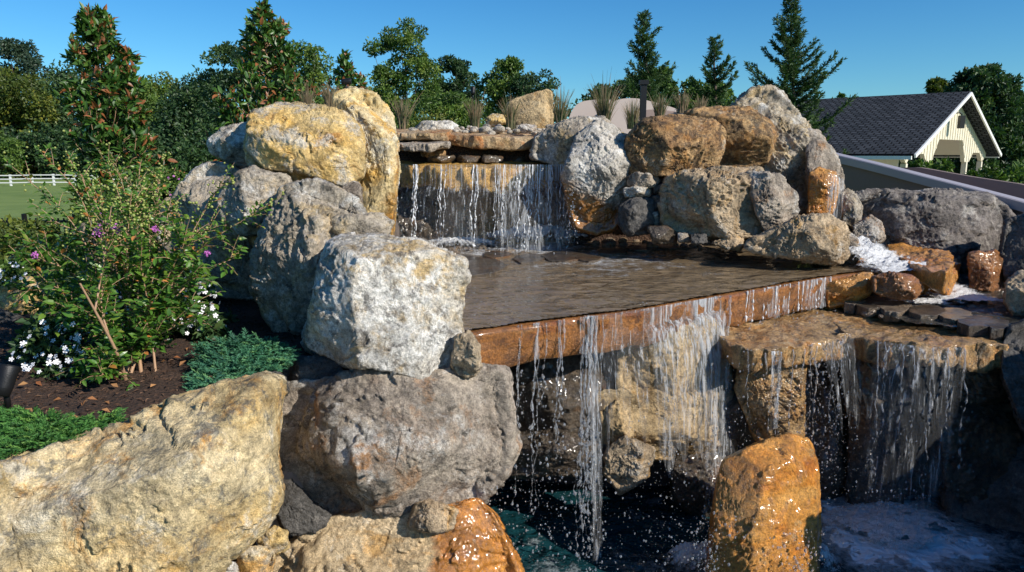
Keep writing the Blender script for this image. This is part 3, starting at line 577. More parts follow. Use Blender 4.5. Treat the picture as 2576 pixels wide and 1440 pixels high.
    # unseen boulders beyond the right edge, built to throw the shade on that corner
    for k, (x, y, zt, rw) in enumerate([(3.68, 2.95, 1.40, 0.5), (4.4, 3.8, 1.80, 0.55), (5.2, 4.6, 2.15, 0.6), (6.0, 5.3, 2.3, .5)]):
        pl = []
        for an in range(0, 360, 30):
            q = np.array([x + rw * math.cos(math.radians(an)), y, (zt - 0.6) / 2 + (zt + 0.6) / 2 * math.sin(math.radians(an))]) - CAM; dd = q @ FW
            pl.append((CU + FPX * (q @ RT) / dd, CV - FPX * (q @ UP) / dd))
        B(['boulder just beyond the right edge level with the orange boulder','boulder just beyond the right edge beside the right hand fall','tall boulder beyond the right edge beside the basin','boulder beyond the right edge below the slide'][k], pl, (np.array([x, y, zt / 2]) - CAM) @ FW, 0.5, M['graybrown'], sub=5, seed=190 + k, pw=4)
low_rocks()
def flat_stones():
    L = [((1200,668),78,24),((1330,650),40,12),((1420,645),50,14),((1250,640),35,9),((1620,622),42,8),((1540,632),38,8),((1700,618),48,7),((1170,650),20,8),((1480,650),28,8)]
    for k, ((u, v), a, b) in enumerate(L):
        pts = []
        for j in range(7):
            an = 2 * math.pi * j / 7 + 0.3 * k; rr = 0.85 + 0.3 * random.random()
            pts.append(tuple(PZ(u + a * rr * math.cos(an), v + b * rr * math.sin(an), SH + 0.03)[:2]))
        slab('wet dark flagstone lying on the shelf below the upper falls', pts, SH + 0.03, 0.045, M['darkwet'], 130 + k, amp=0.012, name='flagstone', cat='flagstone', group='wet flagstones below the upper falls')
    R2 = [((2193,765),38,17),((2255,775),42,15),((2330,785),44,16),((2400,795),40,16),((2460,812),48,14),((2150,760),26,10),((2510,820),30,12)]
    for k, ((u, v), a, b) in enumerate(R2):
        pts = []
        for j in range(7):
            an = 2 * math.pi * j / 7 + 0.5 * k; rr = 0.85 + 0.25 * random.random()
            pts.append(tuple(PZ(u + a * rr * math.cos(an), v + b * rr * math.sin(an), 1.10)[:2]))
        slab('wet flat stone in the row across the right basin', pts, 1.115, 0.08, M['pebblewet' if k % 2 else 'darkwet'], 145 + k, amp=0.012, name='flagstone', cat='flagstone', group='row of flat stones in the right basin')
flat_stones()
# pebbles: one mesh shape set, many individuals
def pebble_meshes():
    out = []
    for k in range(8):
        V, F = ico(3); X = V * np.array([1, 0.75, 0.55]) * (1 + 0.10 * perlin(V * 1.6 + k * 9)[:, None]); X = np.sign(X) * np.abs(X) ** 0.92
        me = bpy.data.meshes.new('pebble'); me.from_pydata(X.tolist(), [], F.tolist()); me.polygons.foreach_set('use_smooth', np.full(len(F), True)); out.append(me)
    return out
PEB = pebble_meshes()
def pebble(p, s, wet, label, group):
    me = PEB[random.randrange(8)]; key = 'pw' if wet else 'pd'
    if (key, me.name) not in _ico:
        m2 = me.copy(); m2.name = 'pebble'; m2.materials.append(M['pebblewet'] if wet else M['pebble']); _ico[(key, me.name)] = m2
    o = bpy.data.objects.new('pebble', _ico[(key, me.name)]); C.objects.link(o)
    o.location = p; o.scale = (s, s, s); o.rotation_euler = (random.uniform(-.2, .2), random.uniform(-.2, .2), random.uniform(0, 6.3))
    tag(o, label, 'pebble', group)
for k in range(70):
    u = random.uniform(1480, 1830); v = random.uniform(594, 622) + (u - 1480) * 0.03; z = SH + 0.01
    pebble(PZ(u, v, z) + np.array([0, 0, random.uniform(0, .03)]), random.uniform(0.025, 0.062), True, 'rounded river pebble along the back edge of the shelf', 'pebbles along the back of the shelf')
for k in range(40):
    u = random.uniform(1070, 1330); v = random.uniform(606, 640); pebble(PZ(u, v, SH + 0.01), random.uniform(0.03, 0.07), True, 'wet rounded pebble in the foam at the foot of the upper falls', 'pebbles at the foot of the upper falls')
for k in range(150):
    x = random.uniform(-1.2, 1.3); y = random.uniform(8.6, 9.6); z0 = P(1200, 326, 9)[2]
    pebble((x, y, z0 - 0.04 + 0.10 * (y - 8.7) + random.uniform(-.03, .02)), random.uniform(0.022, 0.05) * (1.5 if random.random() < .12 else 1), False, 'pale round pebble on the gravel top above the capstone', 'pale pebbles above the capstones')
for k in range(60):
    u = random.uniform(2150, 2500); v = random.uniform(728, 800) + (u - 2150) * 0.07; pebble(PZ(u, v, 1.07), random.uniform(0.025, 0.06), True, 'wet river pebble in the right basin', 'pebbles in the right basin')
B('sandstone slab standing upright on the planted top', [(1278,262),(1300,250),(1375,227),(1390,232),(1388,330),(1300,345),(1285,320)], 10.0, 0.2, M['cavetan'], sub=5, seed=160, pw=5, cuts=[((0.1,-1,0.1),(1330,290,9.85))], rough=0.6)
B('pale flat stone lying on the gravel top', [(1045,318),(1070,308),(1130,306),(1150,316),(1148,330),(1050,330)], 9.0, 0.2, M['white'], sub=4, seed=161, pw=4, name='stone', cat='stone')
B('small ochre stone between the grasses on the top', [(1222,300),(1240,288),(1275,292),(1282,310),(1225,318)], 9.4, 0.12, M['gold'], sub=4, seed=162, name='stone', cat='stone')
B('small brown stone at the right end of the gravel top', [(1300,330),(1310,314),(1345,316),(1350,335),(1320,342)], 8.7, 0.12, M['graybrown'], sub=4, seed=163, name='stone', cat='stone')
B('ochre stone glimpsed behind the shrub at the left edge', [(-60,880),(0,700),(80,705),(110,760),(105,820),(70,860),(0,865)], 5.6, 0.3, M['gold'], sub=5, seed=164, rough=.7)
B('dark shaded stone behind the white flowers at the left edge', [(-40,800),(0,785),(50,800),(65,860),(20,890),(-40,880)], 5.2, 0.25, M['dark'], sub=5, seed=165)
B('ochre stone half hidden behind the shrub', [(400,520),(420,500),(470,505),(490,560),(440,580),(400,560)], 6.2, 0.25, M['gold'], sub=4, seed=166, rough=.7)
B('pinkish stone hidden low behind the shrub', [(200,570),(260,555),(330,590),(330,700),(230,690)], 6.0, 0.25, M['tan'], sub=4, seed=167, rough=.7)
# mortar and cores closing the pile from behind
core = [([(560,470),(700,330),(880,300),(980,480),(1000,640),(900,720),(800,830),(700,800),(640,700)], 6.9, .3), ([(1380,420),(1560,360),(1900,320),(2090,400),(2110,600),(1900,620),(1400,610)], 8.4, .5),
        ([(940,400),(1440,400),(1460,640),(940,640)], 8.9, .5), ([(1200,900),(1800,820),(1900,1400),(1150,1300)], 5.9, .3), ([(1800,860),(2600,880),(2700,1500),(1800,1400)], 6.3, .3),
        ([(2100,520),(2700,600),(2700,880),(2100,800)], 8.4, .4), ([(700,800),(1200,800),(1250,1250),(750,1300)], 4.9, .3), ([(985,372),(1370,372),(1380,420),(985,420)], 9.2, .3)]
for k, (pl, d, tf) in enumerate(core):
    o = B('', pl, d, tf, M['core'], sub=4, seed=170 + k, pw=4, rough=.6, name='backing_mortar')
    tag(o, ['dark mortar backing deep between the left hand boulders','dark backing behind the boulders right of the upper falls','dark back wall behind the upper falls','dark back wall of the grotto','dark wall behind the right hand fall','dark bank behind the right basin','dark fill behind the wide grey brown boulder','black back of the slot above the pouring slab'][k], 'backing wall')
o = B('pale mauve mortar between the stones at the bottom left', [(480,1500),(600,1380),(690,1230),(720,1180),(800,1300),(760,1400),(640,1540),(500,1560)], 4.08, 0.3, M['mortar'], sub=5, seed=180, pw=5, name='mortar_joint', cat='mortar', rough=.9, nrand=2)

# ------------------------------------------------------------------ slide, house, fences, lamps
M['slide'] = simple('slide_shell', (0.46, 0.38, 0.33), 0.45, 0.0008, 400, 0.04)
M['slidedark'] = simple('slide_outer_wall', (0.24, 0.175, 0.15), 0.7, 0.001, 120, 0.06)  # slide beige darkened: the shade of outer wall and inside is in this colour
M['rim'] = simple('slide_rim', (0.42, 0.37, 0.37), 0.35, 0.0005, 200, 0.04)
def sweep(mb, path, sec, lift=None):
    "sweep a closed section (across, up) along a path; across = horizontal normal pointing away from the camera side"
    path = np.array(path, float); n = len(sec); V = []
    t = np.gradient(path, axis=0); t[:, 2] = 0; t /= np.linalg.norm(t, axis=1)[:, None]
    nr = np.stack([-t[:, 1], t[:, 0]], 1)
    for k in range(len(path)):
        for a, h in sec: V.append([path[k, 0] + nr[k, 0] * a, path[k, 1] + nr[k, 1] * a, path[k, 2] + h + (lift[k] if lift is not None and a > 0.7 and h > -.1 else 0)])
    F = [(k * n + j, (k + 1) * n + j, (k + 1) * n + (j + 1) % n, k * n + (j + 1) % n) for k in range(len(path) - 1) for j in range(n)]
    F += [tuple(range(n)), tuple((len(path) - 1) * n + j for j in range(n - 1, -1, -1))]
    mb.add(V, F)
def smooth_path(pts, m=10):
    pts = np.array(pts, float); out = []
    q = np.concatenate([[2 * pts[0] - pts[1]], pts, [2 * pts[-1] - pts[-2]]])
    for i in range(1, len(q) - 2):
        for t in np.linspace(0, 1, m, endpoint=False):
            out.append(0.5 * ((2 * q[i]) + (-q[i - 1] + q[i + 1]) * t + (2 * q[i - 1] - 5 * q[i] + 4 * q[i + 1] - q[i + 2]) * t * t + (-q[i - 1] + 3 * q[i] - 3 * q[i + 1] + q[i + 2]) * t ** 3))
    out.append(q[-2]); return np.array(out)
rimpath = smooth_path([P(2040, 372, 11.2), P(2095, 386, 10.6), P(2200, 410, 9.7), P(2330, 443, 8.9), P(2450, 473, 8.3), P(2576, 506, 7.8), P(2720, 548, 7.3), P(2900, 610, 6.8)])
sl = empty('water_slide', P(2300, 480, 9)); tag(sl, 'brown walled water slide chute running down at the right behind the long dark boulder', 'water slide')
mb = MB(); sweep(mb, rimpath, [(0.0, -0.11), (0.05, -0.11), (0.06, -1.9), (0.0, -1.9)]); mb.build('outer_wall', M['slidedark'], sl, False)
mb = MB(); sweep(mb, rimpath, [(-0.06, -0.105), (-0.06, -0.01), (-0.045, 0.0), (0.10, 0.0), (0.115, -0.012), (0.115, -0.105)]); mb.build('rim', M['rim'], sl, False)
mb = MB(); sweep(mb, rimpath, [(0.07, -0.107), (0.12, -0.40), (0.35, -0.6), (0.75, -0.6), (0.82, -0.40), (0.85, 0.02), (0.92, 0.02), (0.92, -0.8), (0.07, -0.8)], np.interp(np.linspace(0, 1, len(rimpath)), [0, .25, .55, 1], [-.40, -.12, -.01, 0.01])); mb.build('chute', M['slidedark'], sl, False)
joint = MB(); jp = P(2508, 489, 8.05)
sl2 = empty('slide_top', P(1560, 290, 12)); tag(sl2, 'beige curved hump of the slide rising behind the ornamental grasses', 'water slide')
def hump(name, outline, d, th, mat):
    n = len(outline); V = [P(u, v, d) for u, v in outline] + [P(u, v, d) + np.array([0.12, th, 0]) for u, v in outline]
    F = [tuple(range(n - 1, -1, -1)), tuple(range(n, 2 * n))] + [(i, (i + 1) % n, n + (i + 1) % n, n + i) for i in range(n)]
    return mesh_obj(name, V, F, mat, sl2, False)
def arc(pts, m=8): return [tuple(x[:2]) for x in smooth_path([(a, b, 0) for a, b in pts], m)]
hump('left_shell', arc([(1425,330),(1432,296),(1445,270),(1465,256),(1500,251),(1530,249)]) + [(1560,262),(1540,420),(1425,420)], 12.4, 0.8, M['slide'])
hump('right_shell', arc([(1505,330),(1518,285),(1535,262),(1560,250),(1600,248),(1640,256),(1690,270),(1740,288),(1800,302)]) + [(1800,420),(1510,420)], 12.0, 0.8, M['slide'])
o = hump('shell_opening', arc([(1600,340),(1604,300),(1618,282),(1640,276),(1700,284),(1760,296)]) + [(1760,380),(1600,380)], 11.96, 0.02, M['slidedark'])  # thin dark sheet on the shell stands for the shade inside the opening

# house
t = NT('cream_siding'); wv = t.n('ShaderNodeTexWave'); wv.bands_direction = 'X'
t.L(t.map(rot=(0, 0, -math.radians(45)), scale=(1, 1, 0.0)), wv.inputs['Vector']); wv.inputs['Scale'].default_value = 1.05
bat = t.ramp(wv.outputs['Fac'], [(0.86, 0.0), (0.90, 1.0)])
nn = t.noise(3, 4)
M['siding'] = t.set(col=t.mix(nn, (0.66, 0.60, 0.46), (0.74, 0.68, 0.54)), rough=0.6, nrm=t.bump(bat, 0.03))
M['cream'] = simple('cream_trim', (0.68, 0.62, 0.50), 0.5, 0.001, 60, 0.05)
M['whitep'] = simple('white_paint', (0.72, 0.72, 0.70), 0.5, 0.002, 60, 0.08)
t = NT('roof_shingles'); br = t.n('ShaderNodeTexBrick'); uvv = t.n('ShaderNodeTexCoord').outputs['UV']
t.L(uvv, br.inputs['Vector']); br.inputs['Scale'].default_value = 1.0; br.inputs['Brick Width'].default_value = 0.30; br.inputs['Row Height'].default_value = 0.22; br.inputs['Mortar Size'].default_value = 0.03
br.inputs['Color1'].default_value = (0.040, 0.046, 0.054, 1); br.inputs['Color2'].default_value = (0.075, 0.082, 0.093, 1); br.inputs['Mortar'].default_value = (0.010, 0.010, 0.012, 1)
M['shingle'] = t.set(col=t.mix(0.5, br.outputs[0], t.ramp(t.noise(9, 5), [(0.3, 0.5), (0.7, 1.3)]), 'MULTIPLY'), rough=0.95, spec=0.1, nrm=t.bump(br.outputs['Fac'], -0.03))
M['black'] = simple('black_metal', (0.02, 0.02, 0.022), 0.45, 0.001, 200, 0.1, 0.6)
M['darkglass'] = simple('dark_opening', (0.015, 0.017, 0.018), 0.4)
g_ = np.array([math.sqrt(.5), math.sqrt(.5), 0]); r_ = np.array([-math.sqrt(.5), math.sqrt(.5), 0]); n_ = -r_
peak = P(2406, 236, 34.0); zp = peak[2]; a_ = 6.6; ze = 2.42; gnd = -0.8
def H(s, z, b): return np.array([peak[0], peak[1], 0]) + g_ * s + r_ * b + np.array([0, 0, z])     # s along the gable, z up, b back
hs_ = empty('pool_house', H(0, gnd, 5)); tag(hs_, 'cream board and batten pool house with a dark shingle gable roof and open porch', 'house')
LB = 14.0
def roofside(sg):
    th = 0.16; e0 = H(sg * (a_ + 0.5), ze - 0.15, -0.55); e1 = H(sg * (a_ + 0.5), ze - 0.15, LB); p0 = H(0, zp + 0.08, -0.55); p1 = H(0, zp + 0.08, LB)
    dz = np.array([0, 0, -th]); V = [e0, e1, p1, p0, e0 + dz, e1 + dz, p1 + dz, p0 + dz]
    F = [(0, 1, 2, 3), (4, 7, 6, 5), (0, 4, 5, 1), (1, 5, 6, 2), (3, 7, 4, 0)]
    if sg < 0: F = [tuple(reversed(f)) for f in F]
    o = mesh_obj('roof_slope', V, F, M['shingle'], hs_, False)
    uv = o.data.uv_layers.new(name='UVMap'); L_ = math.hypot(a_ + .5, zp - ze)
    co = {0: (0, 0), 1: (LB, 0), 2: (LB, L_), 3: (0, L_)}
    for lp in o.data.loops: uv.data[lp.index].uv = co.get(lp.vertex_index % 4, (0, 0))
    mb = MB(); q0 = H(sg * (a_ + 0.5), ze - 0.24, -0.60); q1 = H(0, zp - 0.03, -0.60); mb.beam(q0, q1, 0.07, 0.15); mb.build('rake_board', M['whitep'], hs_)
    mb = MB(); mb.beam(H(sg * (a_ + 0.56), ze - 0.30, -0.5), H(sg * (a_ + 0.56), ze - 0.30, LB), 0.14, 0.14); mb.build('gutter', M['whitep'], hs_)
roofside(-1); roofside(1)
def gz_(s): return zp - 0.12 - (zp - ze) * abs(s) / a_
# gable wall with porch arches, cut as an outline
def gable():
    zb = ze - 0.55
    top = [(-a_, gz_(a_)), (0, gz_(0)), (a_, gz_(a_))]
    bot = [(a_, zb + .25), (5.9, zb), (5.3, zb + .45), (4.0, zb + .45), (3.4, zb), (2.6, zb), (2.4, zb + .35), (1.9, zb + 1.05), (-1.9, zb + 1.05), (-2.4, zb + .5), (-2.8, zb), (-3.5, zb), (-3.9, zb + .4), (-5.6, zb + .4), (-6.1, zb), (-a_, zb + .25)]
    pts = top + bot; n = len(pts)
    import mathutils
    V = [H(s, z, 0) for s, z in pts] + [H(s, z, 0.18) for s, z in pts]
    tri = mathutils.geometry.tessellate_polygon([[Vector((s, z, 0)) for s, z in pts]])
    F = [tuple(t_) for t_ in tri] + [tuple(i + n for i in t_[::-1]) for t_ in tri] + [(i, n + i, n + (i + 1) % n, (i + 1) % n) for i in range(n)]
    mb = MB(); mb.add(V, F); bt = sorted(bot)
    bs = [p_[0] for p_ in bt]; bz = [p_[1] for p_ in bt]
    for q in np.arange(-a_ + .3, a_ - .2, .40):
        z0_ = float(np.interp(q, bs, bz)) + .02; z1_ = gz_(q) - .05
        if z1_ - z0_ > .1: mb.beam(H(q, z0_, -.012), H(q, z1_, -.012), .07, .03, up=(1, -1, 0))
    mb.build('gable_wall', M['siding'], hs_)
gable()
for s in (-6.1, -3.2, 3.0, 5.9):
    mb = MB(); mb.beam(H(s, gnd, 0.09), H(s, ze - 0.55, 0.09), 0.22, 0.22, up=(1, 1, 0)); mb.build('porch_post', M['cream'], hs_)
mb = MB()
V = [H(-a_ + .3, gnd, 4.2), H(a_ - .3, gnd, 4.2), H(a_ - .3, ze, 4.2), H(0, zp - .5, 4.2), H(-a_ + .3, ze, 4.2)]; mb.add(V, [(0, 1, 2, 3, 4)])
V = [H(-a_ + .3, gnd, 4.2), H(-a_ + .3, gnd, LB), H(-a_ + .3, ze - .2, LB), H(-a_ + .3, ze - .2, 4.2)]; mb.add(V, [(0, 1, 2, 3)]); mb.build('wall', M['siding'], hs_)
mb = MB(); mb.add([H(-a_, ze - .22, .2), H(0, zp - .36, .2), H(0, zp - .36, 4.1), H(-a_, ze - .22, 4.1)], [(0, 1, 2, 3)]); mb.add([H(a_, ze - .22, .2), H(0, zp - .36, .2), H(0, zp - .36, 4.1), H(a_, ze - .22, 4.1)], [(0, 1, 2, 3)]); mb.build('porch_ceiling', M['cream'], hs_)
for s0, s1 in ((1.5, 3.2), (3.7, 5.5)):
    mb = MB(); mb.add([H(s0, gnd + .1, 4.15), H(s1, gnd + .1, 4.15), H(s1, 1.45, 4.15), H(s0, 1.45, 4.15)], [(0, 1, 2, 3)]); mb.build('doorway', M['darkglass'], hs_)
mb = MB(); lamp0 = H(-0.7, zp - 1.15, -.05)
mb.tube([H(-1.3, zp - 1.1, -.02), H(-1.25, zp - .95, -.2), H(-0.9, zp - .92, -.45), H(-0.7, zp - 1.0, -.5)], 0.03); mb.box(H(-0.7, zp - 1.5, -.5) - .11, H(-0.7, zp - 1.15, -.5) + .11); lo_ = mb.build('gable_lantern', M['black'], hs_)

pv = [H(-9, gnd + 0.12, -3.5), H(9, gnd + 0.12, -3.5), H(9, gnd + 0.12, LB + 1), H(-9, gnd + 0.12, LB + 1)]
M['paving'] = simple('pale_paving', (0.34, 0.31, 0.27), 0.8, 0.003, 30)
mb = MB(); mb.add(pv + [p_ - np.array([0, 0, 1.2]) for p_ in pv], [(0, 1, 2, 3), (0, 4, 5, 1), (1, 5, 6, 2), (2, 6, 7, 3), (3, 7, 4, 0)]); tag(mb.build('patio', M['paving']), kind='structure')  # paving added to keep the lawn's green bounce off the porch
# white rail fence, far
fz = gz(-50, 80)
wf = empty('rail_fence', (-50, 83, fz)); tag(wf, 'white three rail pasture fence across the far edge of the lawn', 'fence')
y0 = 82.0
for k in range(26):
    x = -60.5 + 2.4 * k; mb = MB(); zz = gz(x, y0); mb.box((x - .09, y0 - .09, zz - .1), (x + .09, y0 + .09, zz + 1.25)); mb.build('post', M['whitep'], wf)
    if k < 25:
        for r in (0.35, 0.75, 1.15):
            mb = MB(); mb.beam((x, y0 - .11, zz + r), (x + 2.4, y0 - .11, gz(x + 2.4, y0) + r), 0.04, 0.11); mb.build('rail', M['whitep'], wf)
# low black picket fence left
bf = empty('metal_fence', P(180, 640, 8.5)); tag(bf, 'black metal picket fence seen through the shrub at the left', 'fence')
for k in range(34):
    u = -40 + 14 * k; p = P(u, 640, 8.5); mb = MB(); r = 0.028 if k % 9 == 8 else 0.010
    mb.tube([(p[0], p[1], p[2] - .15), (p[0], p[1], p[2] + .42 + (0.05 if r > .02 else 0))], r, 5); mb.build('picket' if r < .02 else 'fence_post', M['black'], bf)
mb = MB()
for dz in (0.0, .38):
    a = P(-40, 640, 8.5); b = P(422, 640, 8.5); mb.beam((a[0], a[1] + .014, a[2] + dz), (b[0], b[1] + .014, b[2] + dz), .02, .03)
mb.build('fence_rail', M['black'], bf)
# landscape lights
def spot(label, u, v, d, s, ht, aim=0.0, tilt=0.6):
    p = P(u, v, d); o = empty('garden_spotlight', p); tag(o, label, 'spotlight')
    mb = MB(); mb.tube([p, p + np.array([0, 0, ht])], 0.16 * s, 8); mb.build('stake', M['black'], o, True)
    c_ = p + np.array([0, 0, ht]); dr = np.array([math.sin(aim) * math.cos(tilt), math.cos(aim) * math.cos(tilt), math.sin(tilt)])
    mb = MB(); mb.tube([c_ - dr * s * .85, c_ - dr * s * .8, c_ - dr * s * .3, c_ + dr * s * .2, c_ + dr * s * .8, c_ + dr * s * .85], np.array([.25, .42, .5, .52, .58, .56]) * s, 16); mb.build('lamp_head', M['black'], o, True)
    mb = MB(); mb.tube([c_ + dr * s * .86, c_ + dr * s * .88], .48 * s, 16); mb.build('lens', M['darkglass'], o)
spot('black garden spotlight at the left edge above the low juniper', 22, 1035, 3.25, 0.080, 0.14, 0.3, 1.15)
spot('small black spotlight perched behind the tall yellow pillar', 872, 236, 6.3, 0.05, 0.10, 1.4, 0.1)
spot('small black spotlight among the grasses above the capstone', 1190, 262, 10.0, 0.06, 0.17, 0.2, 1.3)
pp = P(1616, 318, 8.4); o = empty('path_light', pp); tag(o, 'tall square black post light behind the dark brown block', 'post light')
mb = MB(); mb.box(pp + np.array([-.033, -.033, 0]), pp + np.array([.033, .033, .46])); mb.build('post', M['black'], o)
mb = MB(); mb.box(pp + np.array([-.05, -.05, .462]), pp + np.array([.05, .05, .51])); mb.build('cap', M['black'], o)

# ------------------------------------------------------------------ water
def water_mat(name, deep, foam_spots, foam_col=(0.78, 0.84, 0.9), bump=0.02, bsc=7, stretch=(1, 1, 1), rough=0.05, rot=0.0, alpha=1.0, var=None, wig=1.0):
    t = NT(name); v = t.map(scale=stretch, rot=(0, 0, rot))
    n1 = t.noise(bsc, 2.5, 0.5, 0.6, v); n2 = t.noise(bsc * 4.0, 2, 0.5, 0.4, v)
    h = t.math('ADD', n1, t.math('MULTIPLY', n2, 0.16))
    f = None
    fn = t.noise(9 * wig, 8, 0.72, 0.35); fr = t.math('SUBTRACT', 1.0, t.math('ABSOLUTE', t.math('MULTIPLY', t.math('SUBTRACT', fn, 0.5), 4.0)))
    for (cx, cy, r, st) in foam_spots:
        d = t.n('ShaderNodeVectorMath', operation='DISTANCE'); t.L(t.map(scale=(1, 1, 0)), d.inputs[0]); d.inputs[1].default_value = (cx, cy, 0)
        m = t.n('ShaderNodeMapRange'); t.L(d.outputs['Value'], m.inputs[0]); m.inputs[1].default_value = 0; m.inputs[2].default_value = r; m.inputs[3].default_value = st; m.inputs[4].default_value = 0
        f = m.outputs[0] if f is None else t.math('MAXIMUM', f, m.outputs[0])
    c = deep if var is None else t.mix(t.noise(1.6, 4, 0.6), deep, var)
    if f is not None:
        g = t.math('ADD', t.math('MULTIPLY', f, 1.5), t.math('MULTIPLY', fr, 0.55)); fn2 = t.noise(3.2 * wig, 9, 0.75, 0.5); mk = t.ramp(t.math('MULTIPLY', t.math('ADD', t.math('MULTIPLY', f, 0.85), t.math('MULTIPLY', t.math('SUBTRACT', fn2, 0.5), 2.4)), t.math('ADD', 0.55, t.math('MULTIPLY', fr, 0.6))), [(0.28, 0.0), (0.80, 0.92)])
        c = t.mix(mk, c, foam_col); rg = t.math('MULTIPLY_ADD', mk, 0.45, rough)
        h = t.math('ADD', h, t.math('MULTIPLY', mk, 0.5))
    else: rg = rough
    t.set(col=c, rough=rg, spec=0.75, nrm=t.bump(h, bump), ior=1.4)
    if alpha < 1: t.set(alpha=alpha if f is None else t.math('MAXIMUM', mk, alpha))
    return t.m
def xy(u, v, z): p = PZ(u, v, z); return (p[0], p[1])
def poly_sheet(name, poly, z, mat, step=0.03, amp=0.0, fr=6, edge=0.0):
    poly = [tuple(p) for p in poly]; xs_ = np.arange(min(p[0] for p in poly), max(p[0] for p in poly) + step, step); ys_ = np.arange(min(p[1] for p in poly), max(p[1] for p in poly) + step, step)
    def zf(X, Y):
        q = np.stack([X, Y, 0 * X], -1).reshape(-1, 3); return z + amp * (fbm(q * fr, 2, 0.5)).reshape(X.shape)
    return grid_sheet(name, xs_, ys_, zf, mat, 0, lambda X, Y: seg_dist(X, Y, poly) < edge)
M['pool'] = water_mat('pool_water', (0.005, 0.028, 0.036), [(*xy(2250, 1345, PL), 0.95, 1.7), (*xy(2020, 1440, PL), 0.40, 1.0), (*xy(1760, 1440, PL), 0.45, 0.75), (*xy(1650, 1255, PL), 0.40, 0.38), (*xy(1450, 1420, PL), 0.5, 0.33), (*xy(2400, 1390, PL), 0.5, 0.5)], (0.80, 0.94, 1.0), 0.08, 5, var=(0.009, 0.052, 0.062))  # blue foam tint and reach also carry the pool's turquoise underwater glow
tag(poly_sheet('pool_water', POOL, PL, M['pool'], 0.04, 0.02, 3), kind='structure')
M['film'] = water_mat('shelf_water', (0.14, 0.10, 0.06), [(*xy(1330, 625, SH), 0.85, 1.15), (*xy(1200, 640, SH), 0.65, 0.7), (*xy(1440, 600, SH), 0.7, 1.2), (*xy(1500, 660, SH), 1.3, 0.55)], (0.75, 0.77, 0.80), 0.055, 3.2, (1, 1.8, 1), 0.02, math.radians(35), 1.0, (0.21, 0.155, 0.095), 1.6)
sp = [PZ(1150, 843, SH), *[np.array([p[0], p[1], 0]) for p in fe[1:]], *be]
tag(poly_sheet('shelf_water', [(p[0], p[1]) for p in sp], SH + 0.018, M['film'], 0.02, 0.010, 6, -0.005), kind='structure')
M['basin'] = water_mat('basin_water', (0.03, 0.035, 0.035), [(*xy(2300, 745, 1.09), 0.8, 0.75), (*xy(2360, 720, 1.09), 0.5, 1.0), (*xy(2420, 760, 1.09), 0.7, 0.6)], (0.72, 0.78, 0.85), 0.04, 7, (1, 1, 1), 0.06, 0, 0.85, (0.07, 0.06, 0.045), 1.5)
tag(poly_sheet('basin_water', [xy(2150, 775, 1.09), xy(2300, 812, 1.09), xy(2560, 840, 1.09), xy(2640, 760, 1.09), xy(2560, 680, 1.09), xy(2350, 680, 1.09), xy(2180, 720, 1.09)], 1.085, M['basin'], 0.03, 0.012, 7), kind='structure')

def curtain_mat(name, dens=0.5, sx=45, sz=1.6, col=(0.85, 0.88, 0.92), body=0.12):
    t = NT(name); v = t.map(scale=(sx, sx, sz)); v2 = t.map(scale=(sx * 2.6, sx * 2.6, sz * 5))
    n1 = t.noise(1.0, 4, 0.6, 0.3, v); n2 = t.noise(1.0, 4, 0.65, 0.2, v2)
    s = t.math('ADD', t.math('MULTIPLY', n1, 0.7), t.math('MULTIPLY', n2, 0.4))
    a = t.ramp(s, [(0.70 - 0.3 * dens, body), (0.84 - 0.3 * dens, 0.85)])
    gl = t.noise(160, 3, 0.6)
    at_ = t.n('ShaderNodeAttribute'); at_.attribute_name = 'rnd'
    a = t.math('MULTIPLY', a, at_.outputs['Fac'])
    b = t.b; t.set(col=col, rough=0.08, spec=1.0, ior=1.33, alpha=a, nrm=t.bump(t.math('ADD', s, t.math('MULTIPLY', gl, 0.25)), 0.07))
    return t.m
M['veil'] = curtain_mat('water_veil', 0.42, 34, 1.2, body=0.08)
M['veil0'] = curtain_mat('water_veil_thin', 0.25, 30, 1.0, body=0.03)
M['veil2'] = curtain_mat('water_veil_dense', 0.60, 34, 1.3, body=0.10)
t = NT('splash_water'); M['drop'] = t.set(col=(0.88, 0.91, 0.95), rough=0.03, spec=1.0, trans=0.85, ior=1.33)
def foam_alpha(t):
    a = t.n('ShaderNodeAttribute'); a.attribute_name = 'rnd'
    return t.ramp(t.math('ADD', t.math('MULTIPLY', t.noise(22, 7, 0.8), 0.8), t.math('MULTIPLY', a.outputs['Fac'], 0.5)), [(0.50, 0.0), (0.66, 1.0)])
t = NT('bright_water'); M['dropw'] = t.set(col=(0.92, 0.94, 0.97), rough=0.06, spec=1.0, trans=0.35, ior=1.33)
t = NT('white_water'); n = t.noise(40, 6, 0.75); M['foam'] = t.set(col=t.ramp(n, [(0.3, 0.75), (0.7, 0.97)]), rough=0.35, spec=0.6, nrm=t.bump(n, 0.03), alpha=foam_alpha(t))

